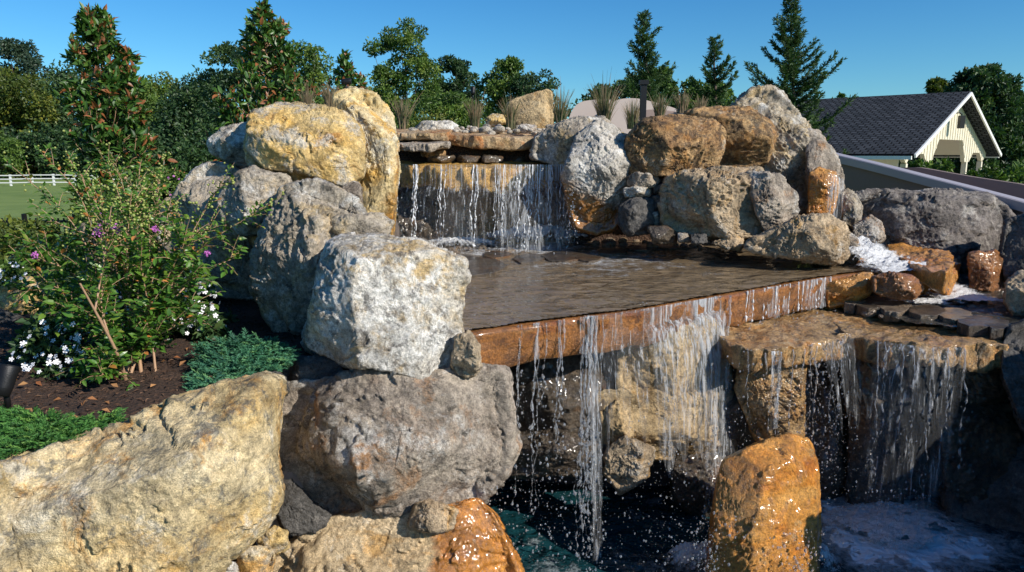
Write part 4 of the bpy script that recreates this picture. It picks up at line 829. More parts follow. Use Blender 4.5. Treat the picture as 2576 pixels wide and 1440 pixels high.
def curtain(name, label, top, zb, mat, outk=0.10, hug=0.0, narrow=0.0, seed=0, rows=40, ragged=0.35, parent=None, z_var=0.0, amp=0.012, lean=0.0):
    "falling sheet from a polyline lip: a little outward throw, optional clinging to the stone for the first hug metres"
    top = smooth_path(top, 14) if len(top) > 2 else np.linspace(top[0], top[1], 30)
    n = len(top); e = top[-1] - top[0]; e[2] = 0; W_ = np.linalg.norm(e); e /= W_; nr = np.array([e[1], -e[0], 0])
    if nr[1] > 0: nr = -nr
    rg = np.random.default_rng(seed + 900); V = []; A = []
    endr = 1 - ragged * np.abs(fbm(np.stack([np.linspace(0, 1, n) * W_ * 9, np.full(n, seed * 3.3), np.zeros(n)], 1), 3)) * 2
    endr = np.clip(endr, 0.25, 1)
    for j in range(rows):
        f_ = j / (rows - 1)
        for i in range(n):
            z0 = top[i][2]; drop = (z0 - zb) * f_ * endr[i]
            o = 0.012 + outk * math.sqrt(max(0, drop - hug)); mid = top.mean(0)
            p = top[i] + (mid - top[i]) * narrow * f_ + nr * o + e * lean * drop; p = np.array([p[0], p[1], z0 - drop])
            V.append(p); s_ = i / (n - 1); A.append(min(1, 6 * s_ * (1 - s_) + .25) * (1 - 0.55 * f_ ** 0.8))
    V = np.array(V); V += nr * (amp * fbm(V * np.array([22, 22, 2.5]) + seed, 3))[:, None] + e * (amp * 0.8 * fbm(V * np.array([6, 6, 5]) + seed + 40, 3))[:, None]
    idx = np.arange(rows - 1)[:, None] * n + np.arange(n - 1)[None]; idx = idx.reshape(-1)
    F = np.stack([idx, idx + 1, idx + n + 1, idx + n], 1)
    o = mesh_obj(name, V, F, mat, parent, True, attr=A)
    if parent is None: tag(o, label, 'waterfall')
    return o
def strands(name, label, starts, zb, seed=0, outk=0.12, r=0.006, wob=0.02, parent=None, stop=(0.5, 1.0), hug=0.0, k_per=1, mat=None):
    "ropes of water that swell, thin out and bead up on the way down"
    rg = np.random.default_rng(seed + 500); mb = MB()
    for p in starts:
        for _ in range(k_per):
            q = np.array(p, float) + np.array([rg.normal() * wob, rg.normal() * wob * .3, 0]); ln = (q[2] - zb) * rg.uniform(*stop); m = max(8, int(ln / 0.012)); ph = rg.uniform(0, 99)
            dz = np.linspace(0, ln, m); out = outk * rg.uniform(.7, 1.2) * np.sqrt(np.maximum(dz - hug, 0)) + 0.015
            w_ = np.stack([dz * 6, np.full(m, ph), np.zeros(m)], 1); wx = wob * fbm(w_, 3) * (0.3 + dz / max(ln, .01)); wy = wob * fbm(w_ + 30, 3)
            pts = np.stack([q[0] + wx - out * 0.25, q[1] - out + wy, q[2] - dz], 1)
            bead = fbm(np.stack([dz * 38, np.full(m, ph + 7), np.zeros(m)], 1), 2); rad = r * rg.uniform(.5, 1.3) * np.clip(0.85 + 2.2 * bead * (0.25 + dz / ln) - 0.75 * dz / ln, 0.03, 1.9); rad[-1] = 0.0006
            mb.tube(pts, rad, 6, False)
    o = mb.build(name, mat or M['drop'], parent, True)
    if parent is None: tag(o, label, 'waterfall')
    return o
def droplets(name, label, boxes, seed=0):
    V0, F0 = ico(1); rg = np.random.default_rng(seed + 77); VV = []; FF = []; k = 0
    for (fn, cnt, s0, s1) in boxes:
        for _ in range(cnt):
            p = fn(rg); s_ = s0 * .7 + (s1 * 1.25 - s0) * rg.random() ** 5
            sc_ = np.array([1, 1, rg.uniform(.8, 1.9)]) * s_
            VV.append(V0 * sc_ + p); FF.append(F0 + k * len(V0)); k += 1
    o = mesh_obj(name, np.concatenate(VV), np.concatenate(FF), M['drop'], None, True); tag(o, label, 'water droplets', kind='stuff'); return o
lipz = P(1200, 412, 7.4)[2] - 0.01
def up(u, dd=None):
    dd = float(np.interp(u, [985, 1020, 1100, 1250, 1380, 1432], [7.86, 7.57, 7.39, 7.30, 7.39, 7.58])); p = P(u, 412, dd); return np.array([p[0], p[1], lipz])
curtain('waterfall', 'broad glittering right part of the upper waterfall', [up(1235), up(1340), up(1436, 7.45)], SH, M['veil2'], 0.14, 0.16, 0, 1, ragged=.05)
curtain('waterfall', 'thin left part of the upper waterfall falling in threads', [up(990), up(1100), up(1250)], SH, M['veil'], 0.12, 0.22, 0, 2, ragged=.1)
strands('water_rope', 'threads of water hanging from the upper pouring slab', [up(u) for u in (1000, 1046, 1052, 1110, 1205, 1262, 1275, 1300, 1325, 1340, 1360, 1385, 1400, 1420, 1430)], SH, 3, 0.13, 0.006, 0.03, stop=(.6, 1.0), hug=.16, k_per=3, mat=M['dropw'])
def lip(u):
    us = [1150, 1350, 1600, 1820, 2080, 2200]; vs_ = [843, 815, 783, 745, 699, 683]
    return PZ(u, float(np.interp(u, us, vs_)), SH) + np.array([0, -0.015, 0.012])
curtain('waterfall', 'wide sparkling sheet of water pouring off the middle of the shelf', [lip(1612), lip(1700), lip(1808)], 0.15, M['veil2'], 0.15, 0.12, 0.0, 4, 60, ragged=.25, lean=0.06)
curtain('waterfall', 'glassy right margin of the wide sheet reaching the pool', [lip(1735), lip(1775), lip(1814)], PL, M['veil2'], 0.15, 0.10, 0.0, 41, 70, ragged=.12, lean=0.03)
curtain('waterfall', 'combed curtain of water beside the sunlit grotto block', [lip(1500), lip(1560), lip(1640)], 0.35, M['veil'], 0.12, 0.22, 0.1, 5, 60, ragged=.6)
strands('water_rope', 'thick glassy rope at the right edge of the wide sheet', [lip(1808)], PL, 6, 0.14, 0.012, 0.03, stop=(1, 1), hug=.1, k_per=3)
strands('water_rope', 'tall white column of falling water in front of the grotto', [lip(1478), lip(1486), lip(1494)], PL, 7, 0.10, 0.007, 0.035, stop=(.7, 1), hug=.18, k_per=4)
curtain('waterfall', 'narrow solid fall in front of the grotto', [lip(1468), lip(1480), lip(1502)], PL, M['veil2'], 0.10, .18, 0.3, 8, 60, ragged=.05)
strands('water_rope', 'beaded threads falling left of the narrow solid fall', [lip(u) for u in (1312, 1345, 1372, 1408, 1412)], PL, 9, 0.10, 0.0065, 0.03, stop=(.3, .8), hug=.2, k_per=2)
for k, (a, b, lb) in enumerate([(1880, 1893, 'slim ribbon of water left of the forked one'), (1922, 1962, 'forked ribbon of water on the shelf face'), (1968, 1984, 'narrow ribbon right of the forked one'), (2008, 2085, 'broad ribbon near the right end of the shelf')]):
    curtain('waterfall', lb, [lip(a), lip((a + b) / 2), lip(b)], 1.06, M['veil2'], 0.06, .2, 0.15, 10 + k, 30, ragged=.1)
    strands('water_rope', 'bright threads in the ' + lb, [lip(x) for x in np.linspace(a, b, max(2, (b - a) // 9))], 1.06, 14 + k, .05, .006, .008, stop=(.9, 1), hug=.2, mat=M['dropw'])
for a, b, k in ((1340, 1352, 20), (1455, 1490, 21)):
    curtain('waterfall', 'small wet streak on the left half of the shelf face' if k == 20 else 'second wet streak on the left half of the shelf face', [lip(a), lip((a + b) / 2), lip(b)], 1.08, M['veil2'], 0.02, .3, .1, k, 20, ragged=.1)
def l1(u): return PZ(u, float(np.interp(u, [1812, 1900, 2000, 2075, 2130], [852, 884, 876, 860, 835])), 1.03) + np.array([0, -.02, 0])
strands('water_rope', 'threads falling from the orange ledge over the streaked column', [l1(u) for u in (1880, 1910, 1938, 1944, 1950, 1975, 2010, 2040, 2060, 2085, 2100, 2120)], PL + .1, 24, 0.09, 0.0055, 0.03, stop=(.1, .8), k_per=1)
curtain('waterfall', 'white thread of water over the orange boulder', [l1(1934), l1(1942), l1(1954)], 0.45, M['veil2'], .06, 0, 0, 25, 40, ragged=.1)
curtain('waterfall', 'spray thrown off the right end of the orange ledge', [l1(2050), l1(2090), l1(2135)], 0.35, M['veil'], .18, 0, 0, 26, 40, ragged=.7, lean=0.12)
def l2(u): return PZ(u, float(np.interp(u, [2105, 2200, 2330, 2530], [845, 854, 870, 870])), 1.035) + np.array([0, -.03, 0])
curtain('waterfall', 'long thin fall over the mossy ledge at the right', [l2(2195), l2(2310), l2(2430)], PL, M['veil'], 0.16, 0, 0.12, 27, 60, ragged=.15, lean=-.08)
strands('water_rope', 'pale threads inside the long thin fall at the right', [l2(u) for u in (2200, 2230, 2262, 2300, 2340, 2360, 2420)], PL, 28, 0.16, 0.006, 0.03, stop=(.4, 1), k_per=1)

def foam_patch(name, label, c, rx, ry, h, seed=0, tilt=(0, 0), rot=0.0):
    n = 90; g = np.linspace(-1, 1, n); X, Y = np.meshgrid(g, g); r = np.hypot(X, Y)
    q = np.stack([X * rx, Y * ry, 0 * X], -1).reshape(-1, 3) + seed * 4.4
    z = (h * np.clip(1 - r ** 2, 0, 1) * (0.5 + 0.9 * ridged(q * 9, 4, .6).reshape(X.shape) * .5 + .3)) + 0.01 * fbm(q * 30, 3).reshape(X.shape)
    keep = r + 0.70 * fbm(q * 8, 4, .6).reshape(X.shape) < 0.85
    cr, sr = math.cos(rot), math.sin(rot); A = X * rx; Bb = Y * ry
    V = np.stack([c[0] + A * cr - Bb * sr, c[1] + A * sr + Bb * cr, c[2] + z + A * tilt[0] + Bb * tilt[1]], -1).reshape(-1, 3)
    i = np.arange(n - 1)[:, None] * n + np.arange(n - 1)[None]; i = i.reshape(-1); F = np.stack([i, i + 1, i + n + 1, i + n], 1); F = F[keep.reshape(-1)[F].all(1)]
    o = mesh_obj(name, V, F, M['foam'], None, True, attr=np.clip(1.05 - r, 0, 1).reshape(-1)); tag(o, label, 'foam', kind='stuff')
foam_patch('foam', 'white foam where the upper falls land on the shelf', PZ(1345, 612, SH + .03), 0.80, 0.30, 0.13, 1)
foam_patch('foam', 'foam at the right foot of the upper falls', PZ(1430, 600, SH + .02), 0.42, 0.24, 0.12, 2)
foam_patch('foam', 'thin foam left at the foot of the upper falls', PZ(1160, 618, SH + .02), 0.55, 0.20, 0.06, 3)
foam_patch('foam', 'foam tumbling down the side cascade', PZ(2200, 655, 1.33), 0.26, 0.45, 0.05, 4, (-0.1, 0.28), 0.35)
foam_patch('foam', 'foam spreading over the orange step stone', PZ(2260, 678, 1.32), 0.50, 0.18, 0.05, 5)
foam_patch('foam', 'foam at the right end of the orange step stone', PZ(2360, 712, 1.10), 0.24, 0.18, 0.10, 6)
foam_patch('foam', 'foam churning at the foot of the right hand fall', PZ(2250, 1330, PL + .01), 0.62, 0.42, 0.045, 7)
foam_patch('foam', 'white splash in front of the orange boulder', PZ(2010, 1425, PL + .01), 0.30, 0.16, 0.12, 8)
foam_patch('foam', 'white splash where the wide sheet lands', PZ(1770, 1420, PL + .01), 0.30, 0.18, 0.10, 9)
foam_patch('foam', 'thin foam streaks on the right basin', PZ(2330, 760, 1.10), 0.45, 0.15, 0.015, 10)
def cascade(label, pts, w0, w1, seed=0, amp=.03):
    path = smooth_path(pts, 22); n = len(path); m = 26; t_ = np.gradient(path, axis=0); t_[:, 2] = 0; t_ = unit_(t_); sd_ = np.stack([-t_[:, 1], t_[:, 0], 0 * t_[:, 0]], 1)
    wd = np.linspace(w0, w1, n); V = (path[:, None] + sd_[:, None] * (np.linspace(-1, 1, m)[None, :, None] * wd[:, None, None])).reshape(-1, 3)
    V[:, 2] += amp * ridged(V * np.array([7, 7, 7]) + seed, 4, .6) + .01 * fbm(V * 30, 3)
    i = np.arange(n - 1)[:, None] * m + np.arange(m - 1)[None]; i = i.reshape(-1); o = mesh_obj('cascade', V, np.stack([i, i + 1, i + m + 1, i + m], 1), M['foam'], None, True, attr=np.tile(np.clip(1.15 - np.abs(np.linspace(-1, 1, m)), 0, .8), n)); tag(o, label, 'cascade')
def unit_(v): return v / (np.linalg.norm(v, axis=-1, keepdims=True) + 1e-9)
cascade('white water tumbling down the rocks between the mottled boulder and the orange stone', [PZ(2150, 608, 1.50), PZ(2170, 626, 1.45), PZ(2195, 645, 1.40), PZ(2240, 670, 1.34), PZ(2300, 692, 1.31)], .12, .38, 3)
cascade('white water fanning out from the orange step into the right basin', [PZ(2320, 700, 1.24), PZ(2355, 715, 1.16), PZ(2400, 745, 1.10), PZ(2450, 765, 1.10)], .12, .30, 8, .02)
curtain('waterfall', 'bright trickle down the right side of the wet yellow block', [P(2078, 436, 7.12), P(2098, 440, 7.12), P(2120, 452, 7.2)], P(2110, 585, 7.1)[2], M['veil2'], .02, 0, 0, 44, 30, ragged=.1)
def fall(u0, u1, v0, v1, d, su=12): return lambda rg: P(rg.choice(np.array([u0 + (u1 - u0) * k / 7 for k in range(8)])) + rg.normal() * su, rg.uniform(v0, v1), d + rg.normal() * .12)
def cone(u, v0, v1, spread, d): 
    def f(rg): t_ = rg.random(); return P(u + rg.normal() * spread * (0.25 + t_), v0 + (v1 - v0) * t_, d + rg.normal() * .15)
    return f
droplets('water_droplets', 'drops of water scattered in the air below the shelf', [
  (cone(1310, 930, 1440, 28, 4.2), 190, .0018, .006), (cone(1360, 930, 1440, 26, 4.2), 230, .0018, .0065), (cone(1410, 920, 1440, 24, 4.25), 230, .0018, .0065), (cone(1485, 1050, 1440, 34, 4.2), 420, .0018, .006),
  (cone(1250, 1150, 1440, 34, 4.0), 150, .0018, .005), (cone(1600, 1050, 1440, 50, 4.3), 160, .0018, .005), (cone(1690, 1000, 1440, 40, 4.3), 240, .0018, .0055), (cone(1790, 900, 1440, 24, 4.4), 200, .002, .006),
  (fall(1850, 2000, 880, 1420, 4.75, 14), 520, .0018, .0055), (cone(2060, 860, 1200, 48, 4.8), 620, .0018, .006), (cone(2110, 900, 1350, 40, 4.9), 260, .002, .006), (fall(2190, 2430, 880, 1250, 4.9, 14), 300, .0018, .005)], 1)
droplets('water_droplets', 'drops of water around the upper waterfall', [(fall(1000, 1430, 425, 600, 7.15, 12), 520, .002, .0075), (cone(1440, 480, 600, 20, 7.0), 160, .002, .007), (fall(1150, 1450, 585, 640, 6.8, 14), 160, .002, .007)], 2)
droplets('water_droplets', 'drops splashing over the side cascade and the right basin', [(cone(2185, 590, 690, 30, 6.3), 150, .002, .007), (cone(2350, 690, 760, 34, 6.0), 160, .002, .006), (fall(1850, 2100, 775, 830, 5.0, 14), 160, .0018, .005), (fall(1620, 1800, 760, 860, 4.5, 12), 120, .0015, .004), (cone(2090, 470, 560, 14, 7.0), 90, .002, .006)], 3)
droplets('water_droplets', 'drops of the splash at the bottom edge of the pool', [(cone(2010, 1440, 1330, 60, 4.1), 300, .002, .007), (cone(1780, 1440, 1300, 60, 4.0), 300, .002, .007), (cone(2240, 1380, 1230, 50, 4.6), 260, .002, .006)], 4)

# ------------------------------------------------------------------ vegetation
def leaf_mat(name, stops, rough=0.5, spec=0.4, trans=0.25):
    t = NT(name); a = t.n('ShaderNodeAttribute'); a.attribute_name = 'rnd'
    c = t.ramp(a.outputs['Fac'], stops); c = t.mix(0.5, c, t.ramp(t.noise(3.0, 3), [(0.3, 0.65), (0.7, 1.3)]), 'MULTIPLY')
    t.set(col=c, rough=rough, spec=spec)
    tr = t.n('ShaderNodeBsdfTranslucent'); t.L(t.mix(1.0, c, (1.1, 1.25, 0.5), 'MULTIPLY'), tr.inputs[0])
    ms = t.n('ShaderNodeMixShader'); ms.inputs[0].default_value = trans; t.L(t.b.outputs[0], ms.inputs[1]); t.L(tr.outputs[0], ms.inputs[2]); t.L(ms.outputs[0], t.out.inputs[0])
    return t.m
M['l_mid'] = leaf_mat('leaves_mid_green', [(0.0, (0.048, 0.093, 0.019)), (0.6, (0.112, 0.194, 0.034)), (1.0, (0.206, 0.269, 0.048))])
M['l_dark'] = leaf_mat('leaves_dark_green', [(0.0, (0.021, 0.051, 0.021)), (0.6, (0.048, 0.102, 0.033)), (1.0, (0.098, 0.150, 0.045))])
M['l_yel'] = leaf_mat('leaves_yellow_green', [(0.0, (0.057, 0.086, 0.015)), (0.6, (0.127, 0.161, 0.025)), (1.0, (0.230, 0.218, 0.030))])
M['l_blue'] = leaf_mat('leaves_blue_green', [(0.0, (0.03, 0.06, 0.035)), (0.6, (0.06, 0.10, 0.06)), (1.0, (0.10, 0.13, 0.07))])
M['l_mag'] = leaf_mat('glossy_leaves_with_red_tips', [(0.0, (0.018, 0.050, 0.010)), (0.5, (0.05, 0.125, 0.018)), (0.76, (0.11, 0.19, 0.03)), (0.78, (0.20, 0.07, 0.022)), (1.0, (0.32, 0.12, 0.045))], 0.42, 0.5, 0.18)
M['l_con'] = leaf_mat('conifer_sprays', [(0.0, (0.019, 0.049, 0.018)), (0.6, (0.048, 0.105, 0.029)), (1.0, (0.112, 0.168, 0.046))], 0.6)
M['l_shrub'] = leaf_mat('shrub_leaves', [(0.0, (0.027, 0.078, 0.015)), (0.5, (0.081, 0.195, 0.028)), (0.9, (0.162, 0.260, 0.035)), (0.965, (0.243, 0.286, 0.040)), (0.97, (0.540, 0.195, 0.050)), (1.0, (0.608, 0.260, 0.080))], 0.35, 0.5, 0.3)
M['l_jun'] = leaf_mat('juniper_bright', [(0.0, (0.04, 0.13, 0.03)), (0.6, (0.09, 0.25, 0.05)), (1.0, (0.20, 0.36, 0.07))], 0.6)
M['l_junb'] = leaf_mat('juniper_blue_green', [(0.0, (0.03, 0.12, 0.08)), (0.6, (0.08, 0.25, 0.13)), (1.0, (0.20, 0.38, 0.14))], 0.6)
M['grass'] = leaf_mat('ornamental_grass', [(0.0, (0.05, 0.09, 0.035)), (0.5, (0.12, 0.14, 0.06)), (0.75, (0.26, 0.19, 0.11)), (1.0, (0.36, 0.26, 0.17))], 0.7)
M['bark'] = simple('bark', (0.10, 0.075, 0.055), 0.9, 0.02, 40, 0.3)
M['stem'] = simple('smooth_tan_stem', (0.36, 0.22, 0.13), 0.6, 0.002, 60, 0.25)
M['seed'] = simple('green_seed_capsules', (0.26, 0.29, 0.07), 0.45, 0.001, 200, 0.2)
M['petalp'] = simple('pink_petals', (0.50, 0.14, 0.46), 0.6, 0.001, 200, 0.3)
M['petalw'] = simple('white_petals', (0.80, 0.80, 0.84), 0.6, 0.001, 200, 0.05)

def unit(v): return v / (np.linalg.norm(v, axis=-1, keepdims=True) + 1e-12)
def leaves(name, p, ax, nr, L_, W_, rnd, mat, parent=None, curl=0.15, detail=0):
    "p base points, ax growing direction, nr face normal, length and width"
    n = len(p); ax = unit(ax); sd_ = unit(np.cross(ax, nr)); nr = np.cross(sd_, ax)
    L_ = np.broadcast_to(L_, (n,))[:, None]; W_ = np.broadcast_to(W_, (n,))[:, None]
    if detail:
        tb = [(0, 0, 0), (.28, -.42, .06), (.28, 0, 0), (.28, .42, .06), (.62, -.40, .02), (.62, 0, -.04), (.62, .40, .02), (1, 0, -.14)]
        F0 = [(0, 1, 2, 2), (0, 2, 3, 3), (1, 4, 5, 2), (2, 5, 6, 3), (4, 7, 5, 5), (5, 7, 6, 6)]
        tri = []
        for f in F0:
            tri.append(f[:3]);
            if f[3] != f[2]: tri.append((f[0], f[2], f[3]))
    else:
        tb = [(0, 0, 0), (.42, -.5, curl), (1, 0, -.08), (.42, .5, curl)]; tri = [(0, 1, 2), (0, 2, 3)]
    k = len(tb); V = np.zeros((n, k, 3))
    for j, (a, b, c) in enumerate(tb): V[:, j] = p + ax * L_ * a + sd_ * W_ * b + nr * L_ * c
    F = (np.arange(n)[:, None, None] * k + np.array(tri)[None]).reshape(-1, 3)
    return mesh_obj(name, V.reshape(-1, 3), F, mat, parent, False, attr=np.repeat(rnd, k))
def in_poly(poly, n, rg):
    poly = np.array(poly, float); lo = poly.min(0); hi = poly.max(0); out = np.zeros((0, 2))
    while len(out) < n:
        q = lo + rg.random((n * 3, 2)) * (hi - lo); out = np.concatenate([out, q[seg_dist(q[:, 0], q[:, 1], poly) < 0]])
    return out[:n]
def broad_tree(label, poly, d, mat, seed=0, thick=None, ncl=70, nl=9000, lpx=8.0, clr=0.11, name='deciduous_tree', base=None, group='trees beyond the garden', trunk=True, cat='tree', sparse=0.0):
    rg = np.random.default_rng(seed + 1000); poly = np.array(poly, float); lo, hi = poly.min(0), poly.max(0); w_ = (hi - lo)[0] * PXD(d); thick = thick or w_ * 0.4; m_ = math.hypot(*(hi - lo)) * PXD(d)
    cl = in_poly(poly, ncl, rg); dep = d + rg.uniform(-1, 1, ncl) * thick
    cp = P(cl[:, 0], cl[:, 1], dep) - 0; cr_ = m_ * clr * rg.uniform(0.55, 1.25, ncl)
    cx = (lo[0] + hi[0]) / 2; xc = P(cx, hi[1], d); g = gz(xc[0], xc[1]) if base is None else base
    root = empty(name, (xc[0], xc[1], g)); tag(root, label, cat, group)
    k = rg.choice(ncl, nl, p=(cr_ ** 2) / (cr_ ** 2).sum()); dr = unit(rg.normal(size=(nl, 3))); rr = rg.random(nl) ** 0.35
    sq = np.array([1.15, 1.15, 0.72]); p = cp[k] + dr * (cr_[k] * rr)[:, None] * sq; p = p + (cr_[k] * 0.35)[:, None] * np.stack([perlin(p * 2.2 / m_ * 6 + 10 * j) for j in range(3)], 1)
    keep = perlin(p / m_ * 14 + seed) > (-0.25 + sparse); p = p[keep]; dr = dr[keep]; k = k[keep]; n = len(p)
    s_ = lpx * PXD(d) * rg.uniform(0.6, 1.3, n); rnd = np.clip(0.35 + 0.25 * rg.normal(size=n) + 0.22 * rg.normal(size=ncl)[k], 0, 1)
    ax = unit(dr + 0.9 * rg.normal(size=(n, 3))); nr = unit(dr * 0.6 + np.array([0, 0, .5]) + 0.7 * rg.normal(size=(n, 3)))
    leaves('crown', p, ax, nr, s_, s_ * 0.6, rnd, mat, root)
    if trunk:
        mb = MB(); top = P(cx, lo[1] * .6 + hi[1] * .4, d); tr = 0.02 * m_
        tp = np.array([[xc[0], xc[1], g - .2], [(xc[0] * .7 + top[0] * .3), xc[1], g * .6 + top[2] * .4], top]); mb.tube(smooth_path(tp, 5), np.linspace(tr, tr * .3, 11), 7)
        for j in rg.choice(ncl, min(ncl, 16), replace=False):
            f_ = rg.uniform(.3, .8); a0 = tp[0] * (1 - f_) + tp[2] * f_; mb.tube(smooth_path([a0, (a0 + cp[j]) / 2 + [0, 0, -.04 * m_], cp[j]], 4), np.linspace(tr * .4, tr * .08, 9), 5)
        mb.build('trunk', M['bark'], root, True)
    return root
T = broad_tree
# far wood on the left, tree by tree
T('wispy grey green tree at the far left rising above the wood', [(-30,300),(-20,190),(10,110),(40,100),(70,120),(105,165),(120,230),(110,320),(0,330)], 118, M['l_blue'], 1, ncl=60, nl=15300, lpx=8.0, clr=.07, sparse=.1)
T('yellow green tree at the left edge of the wood', [(-60,470),(-60,200),(20,190),(90,220),(130,290),(120,470)], 112, M['l_yel'], 2, nl=20400, lpx=9.4)
T('dark tree in the wood behind the tall red tipped bush', [(100,470),(110,260),(150,190),(210,175),(260,220),(270,470)], 116, M['l_dark'], 3, nl=20400, lpx=9.4)
T('mid green tree in the wood right of the red tipped bush', [(240,470),(250,260),(300,215),(360,205),(400,215),(420,470)], 122, M['l_mid'], 4, nl=20400, lpx=8.7)
T('yellowish tree top in the wood, farther back', [(340,400),(345,225),(400,208),(450,205),(480,230),(480,400)], 130, M['l_yel'], 5, nl=17000, lpx=8.0)
T('dark tree in the wood left of the bluish white boulder', [(410,470),(420,250),(460,205),(520,195),(560,240),(600,300),(600,470)], 110, M['l_dark'], 6, nl=22100, lpx=9.4)
T('low dark understory tree at the far left', [(-80,480),(-80,340),(60,320),(180,350),(190,480)], 109, M['l_dark'], 7, nl=17000, lpx=9.4)
T('low dark understory tree left of centre', [(160,480),(180,350),(330,330),(480,340),(590,360),(600,480)], 108, M['l_dark'], 8, nl=22100, lpx=9.4)
T('bright green low tree at the left edge', [(-60,450),(-50,330),(0,330),(45,370),(50,420),(0,450)], 100, M['l_mid'], 9, nl=6250, lpx=7, ncl=30)
T('dark spreading tree behind the second red tipped bush', [(510,330),(520,160),(505,145),(560,125),(620,115),(700,110),(740,150),(760,330)], 22, M['l_dark'], 10, nl=17500, lpx=9, clr=.09)
T('mid green tree right of the second red tipped bush', [(700,300),(710,150),(745,100),(775,98),(800,130),(828,180),(832,240),(800,300)], 26, M['l_mid'], 11, nl=11250, lpx=8, clr=.09)
T('low hedge like tree between the pillar and the tall airy tree', [(800,330),(830,210),(930,225),(1000,250),(1000,330)], 30, M['l_yel'], 12, nl=7500, lpx=7, ncl=40)
T('tall airy tree behind the grasses left of centre', [(945,300),(935,230),(955,200),(935,190),(960,165),(932,140),(938,100),(975,85),(1000,80),(1025,50),(1050,45),(1062,90),(1045,115),(1085,120),(1100,150),(1108,200),(1080,300)], 20, M['l_mid'], 13, nl=21250, lpx=7.5, clr=.06, ncl=110, sparse=.05)
T('rounder tree to the right of the tall airy tree', [(1085,300),(1090,200),(1110,150),(1135,133),(1165,140),(1190,180),(1195,230),(1185,300)], 23, M['l_dark'], 14, nl=13750, lpx=7.5, clr=.08)
T('pointed bushy tree behind the upright sandstone slab', [(1205,310),(1207,200),(1235,180),(1245,160),(1275,152),(1300,150),(1312,180),(1330,215),(1330,310)], 21, M['l_mid'], 15, nl=12500, lpx=8, clr=.08)
T('dark round bush right of the pointed bushy tree', [(1300,310),(1310,200),(1345,180),(1385,188),(1392,230),(1385,310)], 20, M['l_dark'], 16, nl=8750, lpx=8, clr=.1)
T('leafy dark bush behind the left grasses', [(970,330),(990,280),(1080,240),(1180,250),(1200,330)], 17, M['l_mid'], 17, nl=8750, lpx=9, clr=.1, ncl=40)
T('small dark tree behind the beige slide hump', [(1478,300),(1480,225),(1510,212),(1560,200),(1610,190),(1625,300)], 19, M['l_dark'], 18, nl=8750, lpx=9, clr=.09, ncl=50)
T('bushy green tree right of the tall conifer by the post light', [(1610,300),(1620,170),(1680,175),(1710,210),(1725,300)], 19, M['l_mid'], 19, nl=9375, lpx=8, clr=.09, ncl=50)
T('low tree behind the thin conifer', [(1715,300),(1720,210),(1755,195),(1800,205),(1860,235),(1870,300)], 18, M['l_mid'], 20, nl=9375, lpx=9, clr=.09, ncl=50)
T('small tree tip showing over the pool house roof', [(2320,250),(2325,220),(2350,207),(2385,215),(2395,245)], 55, M['l_yel'], 21, nl=3740, lpx=10.2, ncl=14, trunk=True, base=2)
T('little sapling showing above the left end of the roof', [(2095,262),(2100,240),(2112,230),(2120,245),(2122,262)], 50, M['l_mid'], 22, nl=595, lpx=8.7, ncl=6, trunk=True, base=2)
T('large dark tree behind the pool house at the right', [(2400,240),(2420,205),(2450,185),(2490,178),(2530,200),(2545,240),(2560,330),(2540,450),(2440,420),(2430,330)], 50, M['l_dark'], 23, nl=34000, lpx=11.6, clr=.08, ncl=90)
T('dark tree at the right edge of the picture', [(2540,460),(2545,260),(2570,240),(2640,230),(2680,460)], 52, M['l_dark'], 24, nl=15300, lpx=11.6)
T('black green hedge of low trees behind the porch', [(2060,470),(2080,330),(2300,330),(2450,370),(2640,330),(2680,480)], 58, M['l_dark'], 25, nl=27200, lpx=11.6, clr=.08, ncl=110)
# distant belt behind everything in the middle
T('low distant tree belt behind the middle of the rocks', [(820,400),(830,300),(1100,290),(1500,300),(1900,290),(2080,300),(2080,400)], 60, M['l_dark'], 26, nl=15300, lpx=13.0, clr=.05, ncl=120, cat='trees')

